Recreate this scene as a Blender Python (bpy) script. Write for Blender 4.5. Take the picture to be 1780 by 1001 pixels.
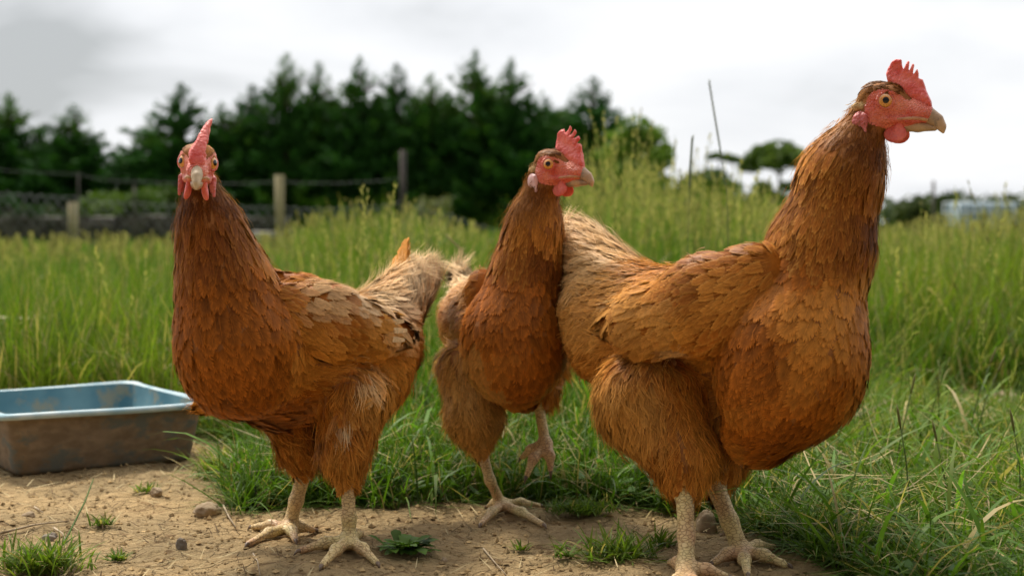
import bpy, math, random
import numpy as np
from mathutils import Vector, Matrix
from mathutils.bvhtree import BVHTree

for o in list(bpy.data.objects): bpy.data.objects.remove(o)
S = bpy.context.scene
C = S.collection
random.seed(5)
rng = np.random.default_rng(11)

# ------------------------------------------------------------------ camera
LENS = 50.0
CAM_Z = 0.305
FPX = 1780 * LENS / 36.0
PITCH = math.atan2(500.5 - 395.0, FPX)
cd = bpy.data.cameras.new('camera')
cd.lens = LENS; cd.sensor_width = 36.0; cd.clip_start = 0.02; cd.clip_end = 2000
cd.dof.use_dof = True; cd.dof.focus_distance = 1.30; cd.dof.aperture_fstop = 7.0
cam = bpy.data.objects.new('camera', cd); C.objects.link(cam)
cam.location = (0, 0, CAM_Z); cam.rotation_euler = (math.pi/2 - PITCH, 0, 0)
S.camera = cam
S.render.resolution_x = 1024; S.render.resolution_y = 575

# ------------------------------------------------------------------ world (overcast) and soft sun
SUN_EL, SUN_AZ = math.radians(58), math.radians(-35)      # azimuth from +Y towards +X
w = bpy.data.worlds.new('World'); S.world = w; w.use_nodes = True
nt = w.node_tree; nt.nodes.clear()
def N(nt, t, **kw):
    n = nt.nodes.new(t)
    for k, v in kw.items():
        if k.startswith('i_'):
            key = k[2:]
            key = int(key) if key.isdigit() else key.replace('_', ' ')
            n.inputs[key].default_value = v
        else: setattr(n, k, v)
    return n
out = N(nt, 'ShaderNodeOutputWorld'); bg = N(nt, 'ShaderNodeBackground'); bg.inputs['Strength'].default_value = 0.1
sky = N(nt, 'ShaderNodeTexSky'); sky.sky_type = 'NISHITA'; sky.sun_disc = False
sky.sun_elevation = SUN_EL; sky.sun_rotation = SUN_AZ; sky.dust_density = 3
tc = N(nt, 'ShaderNodeTexCoord')
sep = N(nt, 'ShaderNodeSeparateXYZ'); nt.links.new(tc.outputs['Generated'], sep.inputs[0])
addz = N(nt, 'ShaderNodeMath', operation='MAXIMUM'); nt.links.new(sep.outputs['Z'], addz.inputs[0]); addz.inputs[1].default_value = 0.0
addz2 = N(nt, 'ShaderNodeMath', operation='ADD'); nt.links.new(addz.outputs[0], addz2.inputs[0]); addz2.inputs[1].default_value = 0.34
dv = N(nt, 'ShaderNodeVectorMath', operation='DIVIDE'); nt.links.new(tc.outputs['Generated'], dv.inputs[0])
cmb = N(nt, 'ShaderNodeCombineXYZ')
for i in range(3): nt.links.new(addz2.outputs[0], cmb.inputs[i])
nt.links.new(cmb.outputs[0], dv.inputs[1])
mp = N(nt, 'ShaderNodeMapping'); nt.links.new(dv.outputs[0], mp.inputs[0]); mp.inputs['Scale'].default_value = (0.55, 0.75, 0.0); mp.inputs['Location'].default_value = (3.1, 0.4, 0)
nz = N(nt, 'ShaderNodeTexNoise'); nt.links.new(mp.outputs[0], nz.inputs['Vector'])
nz.inputs['Scale'].default_value = 3.2; nz.inputs['Detail'].default_value = 6; nz.inputs['Roughness'].default_value = 0.5; nz.inputs['Distortion'].default_value = 0.3
# one heavier cloud bank, up and to the left
dotn = N(nt, 'ShaderNodeVectorMath', operation='DISTANCE'); nt.links.new(tc.outputs['Generated'], dotn.inputs[0])
dotn.inputs[1].default_value = Vector((-0.345, 1.0, 0.135)).normalized()
mr = N(nt, 'ShaderNodeMapRange'); nt.links.new(dotn.outputs['Value'], mr.inputs[0])
mr.inputs[1].default_value = 0.0; mr.inputs[2].default_value = 0.10; mr.inputs[3].default_value = 0.31; mr.inputs[4].default_value = 0.0
mr.interpolation_type = 'SMOOTHSTEP'
sb = N(nt, 'ShaderNodeMath', operation='SUBTRACT'); nt.links.new(nz.outputs['Fac'], sb.inputs[0]); nt.links.new(mr.outputs[0], sb.inputs[1])
cr = N(nt, 'ShaderNodeValToRGB'); nt.links.new(sb.outputs[0], cr.inputs[0])
e = cr.color_ramp.elements
e[0].position = 0.16; e[0].color = (0.47, 0.49, 0.50, 1); e[1].position = 0.60; e[1].color = (.95, .955, .965, 1)
m_ = cr.color_ramp.elements.new(0.40); m_.color = (0.80, 0.815, 0.84, 1)
sc = N(nt, 'ShaderNodeVectorMath', operation='SCALE'); nt.links.new(cr.outputs[0], sc.inputs[0])
# an overcast sky is brightest overhead; sky dimmed behind the camera, added to cut front fill
zen = N(nt, 'ShaderNodeMapRange'); nt.links.new(sep.outputs['Z'], zen.inputs[0]); zen.inputs[1].default_value = .3; zen.inputs[2].default_value = .95; zen.inputs[3].default_value = 9.3; zen.inputs[4].default_value = 19.0
bk = N(nt, 'ShaderNodeMapRange'); nt.links.new(sep.outputs['Y'], bk.inputs[0]); bk.inputs[1].default_value = -.5; bk.inputs[2].default_value = .2; bk.inputs[3].default_value = .22; bk.inputs[4].default_value = 1.0
ml = N(nt, 'ShaderNodeMath', operation='MULTIPLY'); nt.links.new(zen.outputs[0], ml.inputs[0]); nt.links.new(bk.outputs[0], ml.inputs[1]); nt.links.new(ml.outputs[0], sc.inputs['Scale'])
mixw = N(nt, 'ShaderNodeMix', data_type='RGBA'); mixw.inputs[0].default_value = 0.94
nt.links.new(sky.outputs[0], mixw.inputs[6]); nt.links.new(sc.outputs[0], mixw.inputs[7])
nt.links.new(mixw.outputs[2], bg.inputs['Color']); nt.links.new(bg.outputs[0], out.inputs[0])
sd = bpy.data.lights.new('sun', 'SUN'); sd.energy = 3.2; sd.angle = math.radians(12); sd.color = (1.0, 0.93, 0.82)
sun = bpy.data.objects.new('sun', sd); C.objects.link(sun)
sdir = Vector((math.sin(SUN_AZ)*math.cos(SUN_EL), math.cos(SUN_AZ)*math.cos(SUN_EL)*-0.2, math.sin(SUN_EL)))
sdir = Vector((math.sin(SUN_AZ)*math.cos(SUN_EL), math.cos(SUN_AZ)*math.cos(SUN_EL), math.sin(SUN_EL)))
sun.rotation_euler = sdir.to_track_quat('Z', 'Y').to_euler()
sun.location = (0, 0, 5)
S.view_settings.view_transform = 'Standard'; S.view_settings.look = 'None'
S.view_settings.exposure = 0.32; S.view_settings.gamma = 1.0; S.view_settings.use_curve_mapping = False
S.render.engine = 'CYCLES'

# ------------------------------------------------------------------ geometry helpers
cP, sP = math.cos(PITCH), math.sin(PITCH)
def P(x, y, d):
    X = (x - 890.0)/FPX*d; U = -(y - 500.5)/FPX*d
    return np.array([X, d*cP + U*sP, CAM_Z - d*sP + U*cP])
def G(x, y, z=0.0):
    X = (x - 890.0)/FPX; U = -(y - 500.5)/FPX
    dy = cP + U*sP; dz = -sP + U*cP
    t = (z - CAM_Z)/dz
    return np.array([X*t, dy*t, z])
def hsh(a, b, c, s):
    n = (a*374761393 + b*668265263 + c*1274126177 + s*974711) & 0xffffffff
    n = ((n ^ (n >> 13))*1274126177) & 0xffffffff
    n = n ^ (n >> 16)
    return (n & 0xffff)/65535.0
def vn(p, s=0):
    p = np.asarray(p, dtype=np.float64); i = np.floor(p).astype(np.int64); f = p - i; f = f*f*(3 - 2*f)
    r = 0
    for dx in (0, 1):
        for dy in (0, 1):
            for dz in (0, 1):
                h = hsh(i[..., 0]+dx, i[..., 1]+dy, i[..., 2]+dz, s)
                r = r + h*(f[..., 0] if dx else 1-f[..., 0])*(f[..., 1] if dy else 1-f[..., 1])*(f[..., 2] if dz else 1-f[..., 2])
    return r
def fbm(p, o=4, s=0):
    p = np.asarray(p, dtype=np.float64); r = 0; a = 0.5; t = 0
    for k in range(o):
        r = r + a*vn(p*2**k, s+k); t += a; a *= 0.5
    return r/t
def nrm(v): return v/np.maximum(np.linalg.norm(v, axis=-1, keepdims=True), 1e-9)

def mesh_np(name, V, F, col=None, nor=None, uv=None, smooth=True, mats=(), mat_idx=None):
    me = bpy.data.meshes.new(name)
    V = np.ascontiguousarray(V, dtype=np.float32).reshape(-1, 3)
    F = np.ascontiguousarray(F, dtype=np.int32)
    nf, k = F.shape
    me.vertices.add(len(V)); me.vertices.foreach_set('co', V.ravel())
    me.loops.add(nf*k); me.loops.foreach_set('vertex_index', F.ravel())
    me.polygons.add(nf)
    me.polygons.foreach_set('loop_start', np.arange(0, nf*k, k, dtype=np.int32))
    me.polygons.foreach_set('loop_total', np.full(nf, k, dtype=np.int32))
    if mat_idx is not None: me.polygons.foreach_set('material_index', np.asarray(mat_idx, dtype=np.int32))
    me.polygons.foreach_set('use_smooth', np.full(nf, smooth))
    me.update(calc_edges=True)
    if col is not None:
        a = me.color_attributes.new('Col', 'FLOAT_COLOR', 'POINT')
        c4 = np.ones((len(V), 4), dtype=np.float32); c4[:, :3] = col
        a.data.foreach_set('color', c4.ravel())
    if nor is not None:
        a = me.attributes.new('Nrm', 'FLOAT_VECTOR', 'POINT'); a.data.foreach_set('vector', np.ascontiguousarray(nor, dtype=np.float32).ravel())
    for m in mats: me.materials.append(m)
    me.validate(clean_customdata=False)
    return me
def link(name, me, parent=None):
    o = bpy.data.objects.new(name, me); C.objects.link(o)
    if parent is not None: o.parent = parent
    return o
def tag(o, label=None, cat=None, group=None, kind=None):
    if label: o['label'] = label
    if cat: o['category'] = cat
    if group: o['group'] = group
    if kind: o['kind'] = kind
    return o
def empty(name, loc):
    o = bpy.data.objects.new(name, None); C.objects.link(o); o.location = tuple(loc); o.empty_display_size = 0.05
    return o

class Acc:
    """collects vertices and quads into one mesh"""
    def __init__(s): s.V = []; s.F = []; s.C = []; s.M = []; s.Nn = []; s.n = 0
    def add(s, V, F, col=(1, 1, 1), mi=0, nor=None):
        V = np.asarray(V, float).reshape(-1, 3); F = np.asarray(F, int)
        if F.shape[1] == 3: F = np.concatenate([F, F[:, 2:3]], 1)
        col = np.asarray(col, float)
        if col.ndim == 1: col = np.tile(col, (len(V), 1))
        if nor is not None: s.Nn.append(nor)
        s.V.append(V); s.F.append(F + s.n); s.C.append(col); s.M.append(np.full(len(F), mi)); s.n += len(V)
    def mesh(s, name, mats, smooth=True, origin=(0, 0, 0)):
        V = np.concatenate(s.V) - np.asarray(origin); F = np.concatenate(s.F)
        tri = F[:, 2] == F[:, 3]
        me = bpy.data.meshes.new(name)
        if tri.any():
            me.from_pydata(V.tolist(), [], [f[:3] if t else f for f, t in zip(F.tolist(), tri)])
            me.polygons.foreach_set('use_smooth', np.full(len(F), smooth))
            me.polygons.foreach_set('material_index', np.concatenate(s.M).astype(np.int32))
            a = me.color_attributes.new('Col', 'FLOAT_COLOR', 'POINT')
            c4 = np.ones((len(V), 4), dtype=np.float32); c4[:, :3] = np.concatenate(s.C)
            a.data.foreach_set('color', c4.ravel())
            for m in mats: me.materials.append(m)
            return me
        bpy.data.meshes.remove(me)
        return mesh_np(name, V, F, np.concatenate(s.C), nor=(np.concatenate(s.Nn) if s.Nn else None), smooth=smooth, mats=mats, mat_idx=np.concatenate(s.M))
    def build(s, name, mats, parent=None, smooth=True, origin=(0, 0, 0)):
        o = link(name, s.mesh(name, mats, smooth, origin), parent)
        return o
def tube(pts, rad, n=8, wob=0.0, seed=0):
    pts = np.asarray(pts, float); m = len(pts); rad = np.broadcast_to(rad, (m,)).astype(float)
    T = nrm(np.gradient(pts, axis=0)); V = []
    ref = np.array([0, 0, 1.0]) if abs(T[0][2]) < 0.9 else np.array([1.0, 0, 0])
    for i in range(m):
        a = nrm(np.cross(T[i], ref)); b = np.cross(T[i], a)
        th = np.arange(n)*2*math.pi/n
        rr = rad[i]*(1 + wob*(hsh(np.arange(n), np.full(n, i), np.full(n, seed), 3) - .5))
        V.append(pts[i] + (np.cos(th)*rr)[:, None]*a + (np.sin(th)*rr)[:, None]*b)
    V = np.concatenate(V); F = []
    for i in range(m-1):
        for j in range(n):
            F.append([i*n+j, i*n+(j+1) % n, (i+1)*n+(j+1) % n, (i+1)*n+j])
    k = len(V); V = np.concatenate([V, pts[:1], pts[-1:]])
    for j in range(n):
        F.append([k, (j+1) % n, j, j]); F.append([k+1, (m-1)*n+j, (m-1)*n+(j+1) % n, (m-1)*n+(j+1) % n])
    return V, np.array(F)
def box(c, s, rz=0.0):
    c = np.asarray(c, float); s = np.asarray(s, float)/2
    v = np.array([[x, y, z] for z in (-1, 1) for y in (-1, 1) for x in (-1, 1)], float)*s
    R = np.array([[math.cos(rz), -math.sin(rz), 0], [math.sin(rz), math.cos(rz), 0], [0, 0, 1]])
    F = np.array([[0, 2, 3, 1], [4, 5, 7, 6], [0, 1, 5, 4], [2, 6, 7, 3], [0, 4, 6, 2], [1, 3, 7, 5]])
    return v@R.T + c, F

# signed distance fields -> surface nets
def seg_d(Pt, a, b, ra, rb):
    ab = b - a; L = max(float(ab@ab), 1e-12)
    t = np.clip(((Pt - a)@ab)/L, 0, 1)
    return np.linalg.norm(Pt - (a + t[..., None]*ab), axis=-1) - (ra + (rb - ra)*t)
def smin(a, b, k):
    if k <= 0: return np.minimum(a, b)
    h = np.maximum(k - np.abs(a - b), 0)/k
    return np.minimum(a, b) - h*h*k*0.25
def smax(a, b, k): return -smin(-a, -b, k)
def nets(F, org, h):
    s = F < 0
    nx, ny, nz = F.shape
    cnt = np.zeros((nx-1, ny-1, nz-1), np.int8)
    for dx in (0, 1):
        for dy in (0, 1):
            for dz in (0, 1):
                cnt += s[dx:nx-1+dx, dy:ny-1+dy, dz:nz-1+dz]
    mixed = (cnt > 0) & (cnt < 8)
    I = np.argwhere(mixed); idx = -np.ones(cnt.shape, np.int64); idx[mixed] = np.arange(len(I))
    cor = [(a, b, c) for a in (0, 1) for b in (0, 1) for c in (0, 1)]
    val = np.stack([F[I[:, 0]+a, I[:, 1]+b, I[:, 2]+c] for a, b, c in cor], 1)
    acc = np.zeros((len(I), 3)); n = np.zeros(len(I))
    for i in range(8):
        for j in range(i+1, 8):
            d = [abs(cor[i][q]-cor[j][q]) for q in range(3)]
            if sum(d) != 1: continue
            m = (val[:, i] < 0) != (val[:, j] < 0)
            t = np.where(m, val[:, i]/np.where(m, val[:, i]-val[:, j], 1), 0)
            p = np.array(cor[i]) + t[:, None]*(np.array(cor[j]) - np.array(cor[i]))
            acc += np.where(m[:, None], p, 0); n += m
    V = (I + acc/np.maximum(n, 1)[:, None])*h + org
    Q = []
    for ax in range(3):
        b, c = (ax+1) % 3, (ax+2) % 3
        sl0 = [slice(None)]*3; sl1 = [slice(None)]*3
        sl0[ax] = slice(0, -1); sl1[ax] = slice(1, None)
        ch = s[tuple(sl0)] != s[tuple(sl1)]
        E = np.argwhere(ch)
        E = E[(E[:, b] > 0) & (E[:, c] > 0) & (E[:, b] < F.shape[b]-1) & (E[:, c] < F.shape[c]-1)]
        if not len(E): continue
        sg = s[tuple(E.T)]
        def cell(db, dc):
            e2 = E.copy(); e2[:, b] += db; e2[:, c] += dc
            return idx[tuple(e2.T)]
        q = np.stack([cell(-1, -1), cell(0, -1), cell(0, 0), cell(-1, 0)], 1)
        q[~sg] = q[~sg][:, ::-1]
        Q.append(q)
    Q = np.concatenate(Q); Q = Q[(Q >= 0).all(1)]
    return V, Q
def grid_eval(lo, hi, h, fn):
    lo = np.asarray(lo, float); hi = np.asarray(hi, float)
    n = np.ceil((hi - lo)/h).astype(int) + 1
    ax = [lo[i] + np.arange(n[i])*h for i in range(3)]
    X, Y, Z = np.meshgrid(*ax, indexing='ij')
    F = fn(np.stack([X, Y, Z], -1))
    return F, lo

# ------------------------------------------------------------------ materials
def mat(name):
    m = bpy.data.materials.new(name); m.use_nodes = True
    nt = m.node_tree
    return m, nt, nt.nodes['Principled BSDF'], nt.nodes['Material Output']
def noise_col(name, c1, c2, scale=5, rough=0.8, bump=0.0, bscale=None, detail=5, coords='Object', stretch=(1, 1, 1), ramp=(0.35, 0.65), bdist=0.01, c3=None, s3=3):
    m, nt, b, o = mat(name)
    t = N(nt, 'ShaderNodeTexCoord'); mp = N(nt, 'ShaderNodeMapping'); mp.inputs['Scale'].default_value = stretch
    nt.links.new(t.outputs[coords], mp.inputs[0])
    z = N(nt, 'ShaderNodeTexNoise'); z.inputs['Scale'].default_value = scale; z.inputs['Detail'].default_value = detail
    nt.links.new(mp.outputs[0], z.inputs['Vector'])
    r = N(nt, 'ShaderNodeValToRGB'); r.color_ramp.elements[0].position = ramp[0]; r.color_ramp.elements[1].position = ramp[1]
    r.color_ramp.elements[0].color = (*c1, 1); r.color_ramp.elements[1].color = (*c2, 1)
    nt.links.new(z.outputs['Fac'], r.inputs[0]); last = r.outputs[0]
    if c3 is not None:
        z3 = N(nt, 'ShaderNodeTexNoise'); z3.inputs['Scale'].default_value = s3; z3.inputs['Detail'].default_value = 8; z3.inputs['Roughness'].default_value = 0.65
        nt.links.new(mp.outputs[0], z3.inputs['Vector'])
        r3 = N(nt, 'ShaderNodeValToRGB'); r3.color_ramp.elements[0].position = 0.5; r3.color_ramp.elements[1].position = 0.6
        nt.links.new(z3.outputs['Fac'], r3.inputs[0])
        mx = N(nt, 'ShaderNodeMix', data_type='RGBA'); nt.links.new(r3.outputs[0], mx.inputs[0]); nt.links.new(last, mx.inputs[6]); mx.inputs[7].default_value = (*c3, 1)
        last = mx.outputs[2]
    nt.links.new(last, b.inputs['Base Color'])
    b.inputs['Roughness'].default_value = rough
    if bump:
        z2 = N(nt, 'ShaderNodeTexNoise'); z2.inputs['Scale'].default_value = bscale or scale*3; z2.inputs['Detail'].default_value = 6
        nt.links.new(mp.outputs[0], z2.inputs['Vector'])
        bp = N(nt, 'ShaderNodeBump'); bp.inputs['Strength'].default_value = bump; bp.inputs['Distance'].default_value = bdist
        nt.links.new(z2.outputs['Fac'], bp.inputs['Height']); nt.links.new(bp.outputs[0], b.inputs['Normal'])
    return m
def leafy(name, trans=0.35, rough=0.5, spec=0.3, nscale=40, namp=0.35, tint=(1.1, 1.25, 0.5)):
    """vertex-coloured leaf / feather material with some light passing through"""
    m, nt, b, o = mat(name)
    a = N(nt, 'ShaderNodeAttribute'); a.attribute_name = 'Col'
    t = N(nt, 'ShaderNodeTexCoord'); z = N(nt, 'ShaderNodeTexNoise'); z.inputs['Scale'].default_value = nscale; z.inputs['Detail'].default_value = 3
    nt.links.new(t.outputs['Object'], z.inputs['Vector'])
    mr = N(nt, 'ShaderNodeMapRange'); mr.inputs[3].default_value = 1-namp; mr.inputs[4].default_value = 1+namp
    nt.links.new(z.outputs['Fac'], mr.inputs[0])
    v = N(nt, 'ShaderNodeVectorMath', operation='SCALE'); nt.links.new(a.outputs['Color'], v.inputs[0]); nt.links.new(mr.outputs[0], v.inputs['Scale'])
    nt.links.new(v.outputs[0], b.inputs['Base Color'])
    b.inputs['Roughness'].default_value = rough; b.inputs['Specular IOR Level'].default_value = spec
    if trans > 0:
        tr = N(nt, 'ShaderNodeBsdfTranslucent'); mx = N(nt, 'ShaderNodeMixShader'); mx.inputs[0].default_value = trans
        vm = N(nt, 'ShaderNodeVectorMath', operation='MULTIPLY'); nt.links.new(v.outputs[0], vm.inputs[0]); vm.inputs[1].default_value = tint
        nt.links.new(vm.outputs[0], tr.inputs['Color'])
        nt.links.new(b.outputs[0], mx.inputs[1]); nt.links.new(tr.outputs[0], mx.inputs[2]); nt.links.new(mx.outputs[0], o.inputs[0])
    return m
M_feather = leafy('feather', 0.08, 0.46, 0.13, 300, 0.28, (1.2, 1.0, 0.7))
def soft_normals(m, f):
    # barbs of one vane share the vane's normal: soft plumage rather than separate slivers
    nt = m.node_tree; a = N(nt, 'ShaderNodeAttribute'); a.attribute_name = 'Nrm'
    vt = N(nt, 'ShaderNodeVectorTransform', vector_type='NORMAL', convert_from='OBJECT', convert_to='WORLD'); nt.links.new(a.outputs['Vector'], vt.inputs[0])
    g_ = N(nt, 'ShaderNodeNewGeometry'); mx = N(nt, 'ShaderNodeMix', data_type='VECTOR'); mx.inputs[0].default_value = f
    nt.links.new(g_.outputs['Normal'], mx.inputs[4]); nt.links.new(vt.outputs[0], mx.inputs[5])
    nn = N(nt, 'ShaderNodeVectorMath', operation='NORMALIZE'); nt.links.new(mx.outputs[1], nn.inputs[0])
    for n in list(nt.nodes):
        if n.bl_idname in ('ShaderNodeBsdfPrincipled',): nt.links.new(nn.outputs[0], n.inputs['Normal'])
soft_normals(M_feather, .72)
M_grass = leafy('grass_blade', 0.38, 0.5, 0.18, 30, 0.35)
M_leaf = leafy('tree_leaf', 0.25, 0.6, 0.2, 1.2, 0.35)
M_conifer = leafy('conifer_leaf', 0.12, 0.7, 0.12, 0.9, 0.4)
M_bark = noise_col('bark', (.05, .035, .025), (.14, .1, .07), 9, .9, .6, stretch=(1, 1, .3))
M_skin = noise_col('bird_skin', (.26, .09, .018), (.36, .14, .03), 160, .8)
def flesh(name, c1, c2, rough=0.42, scale=380, bump=0.6, sss=0.15):
    m = noise_col(name, tuple(v*.8 for v in c1), c2, 70, rough, 0, ramp=(.3, .72))
    nt = m.node_tree; b = nt.nodes['Principled BSDF']
    t = N(nt, 'ShaderNodeTexCoord'); v = N(nt, 'ShaderNodeTexVoronoi'); v.inputs['Scale'].default_value = scale
    nt.links.new(t.outputs['Object'], v.inputs['Vector'])
    z = N(nt, 'ShaderNodeTexNoise'); z.inputs['Scale'].default_value = 160; z.inputs['Detail'].default_value = 4; nt.links.new(t.outputs['Object'], z.inputs['Vector'])
    ad = N(nt, 'ShaderNodeMath', operation='SUBTRACT'); nt.links.new(z.outputs['Fac'], ad.inputs[0]); nt.links.new(v.outputs['Distance'], ad.inputs[1])
    bp = N(nt, 'ShaderNodeBump'); bp.inputs['Strength'].default_value = bump; bp.inputs['Distance'].default_value = 0.0012
    nt.links.new(ad.outputs[0], bp.inputs['Height']); nt.links.new(bp.outputs[0], b.inputs['Normal'])
    b.inputs['Subsurface Weight'].default_value = sss; b.inputs['Subsurface Radius'].default_value = (0.004, 0.0012, 0.001); b.inputs['Subsurface Scale'].default_value = 1.0
    return m
M_comb = flesh('red_comb', (.82, .085, .07), (.90, .25, .20))
M_face = flesh('face_skin', (.78, .10, .065), (.87, .29, .19), scale=520, bump=1.0)
M_wattle = flesh('red_wattle', (.76, .09, .07), (.86, .22, .17), scale=420, bump=.35)
M_tuft = noise_col('ear_tuft', (.36, .20, .07), (.62, .42, .19), 220, .8, .9, 500, bdist=.001)
M_lobe_pale = flesh('pale_earlobe', (.75, .35, .33), (.85, .6, .58), bump=.3)
M_lobe_red = flesh('red_earlobe', (.55, .06, .06), (.70, .22, .2), bump=.9)
M_beak = noise_col('horn_beak', (.34, .21, .12), (.60, .40, .24), 70, .42, .2, 300, bdist=.0006, c3=(.24, .17, .12), s3=75)
M_gape = noise_col('gape_skin', (.50, .20, .11), (.62, .36, .18), 120, .5)
M_beak_tip = noise_col('horn_beak_pale', (.34, .24, .14), (.60, .47, .31), 110, .6, .15, 300, bdist=.0005)
M_claw = noise_col('claw_horn', (.10, .065, .04), (.24, .16, .10), 90, .4)
def scaly():
    m, nt, b, o = mat('leg_scales')
    t = N(nt, 'ShaderNodeTexCoord'); mp = N(nt, 'ShaderNodeMapping'); mp.inputs['Scale'].default_value = (.8, .8, 1.5)
    nt.links.new(t.outputs['Object'], mp.inputs[0])
    v = N(nt, 'ShaderNodeTexVoronoi', feature='DISTANCE_TO_EDGE'); v.inputs['Scale'].default_value = 250; nt.links.new(mp.outputs[0], v.inputs['Vector'])
    r = N(nt, 'ShaderNodeValToRGB'); r.color_ramp.elements[0].position = 0.0; r.color_ramp.elements[1].position = 0.10
    r.color_ramp.elements[0].color = (.36, .24, .14, 1); r.color_ramp.elements[1].color = (1, 1, 1, 1)
    nt.links.new(v.outputs['Distance'], r.inputs[0])
    z = N(nt, 'ShaderNodeTexNoise'); z.inputs['Scale'].default_value = 22; nt.links.new(t.outputs['Object'], z.inputs['Vector'])
    r2 = N(nt, 'ShaderNodeValToRGB'); r2.color_ramp.elements[0].position = .35; r2.color_ramp.elements[1].position = .65
    r2.color_ramp.elements[0].color = (.66, .40, .20, 1); r2.color_ramp.elements[1].color = (.76, .61, .27, 1)
    nt.links.new(z.outputs['Fac'], r2.inputs[0])
    mx = N(nt, 'ShaderNodeMix', data_type='RGBA', blend_type='MULTIPLY'); mx.inputs[0].default_value = .75
    nt.links.new(r2.outputs[0], mx.inputs[6]); nt.links.new(r.outputs[0], mx.inputs[7]); nt.links.new(mx.outputs[2], b.inputs['Base Color'])
    bp = N(nt, 'ShaderNodeBump'); bp.inputs['Strength'].default_value = .7; bp.inputs['Distance'].default_value = .0012
    nt.links.new(r.outputs[0], bp.inputs['Height']); nt.links.new(bp.outputs[0], b.inputs['Normal'])
    b.inputs['Roughness'].default_value = .5
    return m
M_leg = scaly()
def plain(name, c, rough=.5, **kw):
    m, nt, b, o = mat(name); b.inputs['Base Color'].default_value = (*c, 1); b.inputs['Roughness'].default_value = rough
    for k, v in kw.items(): b.inputs[k].default_value = v
    return m
M_iris = noise_col('iris', (.58, .20, .02), (.78, .36, .06), 900, .08)
M_iris.node_tree.nodes['Principled BSDF'].inputs['Coat Weight'].default_value = 1.0
M_pupil = plain('pupil', (.004, .003, .003), .04)
M_eyering = plain('eye_ring', (.12, .04, .02), .4)

# ------------------------------------------------------------------ ground
def gh(x, y):
    x = np.asarray(x, float); y = np.asarray(y, float); z0 = np.zeros_like(x)
    near = np.exp(-np.maximum(y - 2.5, 0)/3)
    z = (fbm(np.stack([x*7+30, y*7, z0], -1), 4, 3) - .5)*0.020*near
    z = z + (fbm(np.stack([x*.8+9, y*.8, z0], -1), 3, 8) - .5)*0.05*np.clip((y-1.6)/3, 0, 1)
    z = z + (fbm(np.stack([x*38, y*38, z0], -1), 3, 13) - .5)*0.010*near
    return z
def dirt_mask(x, y):
    """1 = bare earth, 0 = grass"""
    x = np.asarray(x, float); y = np.asarray(y, float)
    n = (fbm(np.stack([x*5+3, y*5, x*0], -1), 3, 21) - .5)
    edge = np.interp(x, [-1.2, -.60, -.42, -.30, -.12, .05, .2, .24, .28, .34, .5, .8],
                        [2.0, 2.0, 1.86, 1.56, 1.60, 1.60, 1.56, 1.44, 1.28, 1.1, 1.0, .9]) + n*.28
    m = np.clip((edge - y)/.07 + .5, 0, 1)
    m = np.maximum(m, ((x < -.33) & (x > -1.0) & (y > 1.55) & (y < np.interp(x, [-.62, -.5, -.36], [2.16, 2.12, 1.95])))*1.0)
    m2 = np.clip((1.0 - np.hypot((x-.88)/.26, (y-2.42)/.24) + n*.6)/.3, 0, 1)
    return np.maximum(m, m2*.95)
def spaced(a, b, fine_a, fine_b, h, grow=1.09):
    L = list(np.arange(fine_a, fine_b, h)); s = h
    while L[-1] < b: s *= grow; L.append(L[-1]+s)
    s = h; lo = [fine_a]
    while lo[-1] > a: s *= grow; lo.append(lo[-1]-s)
    return np.array(lo[:0:-1] + L)
gx = spaced(-500, 500, -1.0, 1.0, .006, 1.08); gy = spaced(-300, 900, .85, 2.3, .006, 1.08)
X, Y = np.meshgrid(gx, gy, indexing='ij')
Z = gh(X, Y); Vg = np.stack([X, Y, Z], -1).reshape(-1, 3)
nx_, ny_ = len(gx), len(gy)
ii = (np.arange(nx_-1)[:, None]*ny_ + np.arange(ny_-1)[None]).ravel()
Fg = np.stack([ii, ii+ny_, ii+ny_+1, ii+1], 1)
dm = dirt_mask(X, Y).reshape(-1)
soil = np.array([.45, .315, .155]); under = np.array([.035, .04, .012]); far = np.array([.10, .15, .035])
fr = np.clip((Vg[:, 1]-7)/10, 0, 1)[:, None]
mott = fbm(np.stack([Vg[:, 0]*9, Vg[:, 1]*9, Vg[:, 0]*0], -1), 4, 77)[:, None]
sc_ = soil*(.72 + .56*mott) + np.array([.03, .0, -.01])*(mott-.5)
gcol = sc_*dm[:, None] + (1-dm[:, None])*(under*(1-fr) + far*fr)
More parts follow.
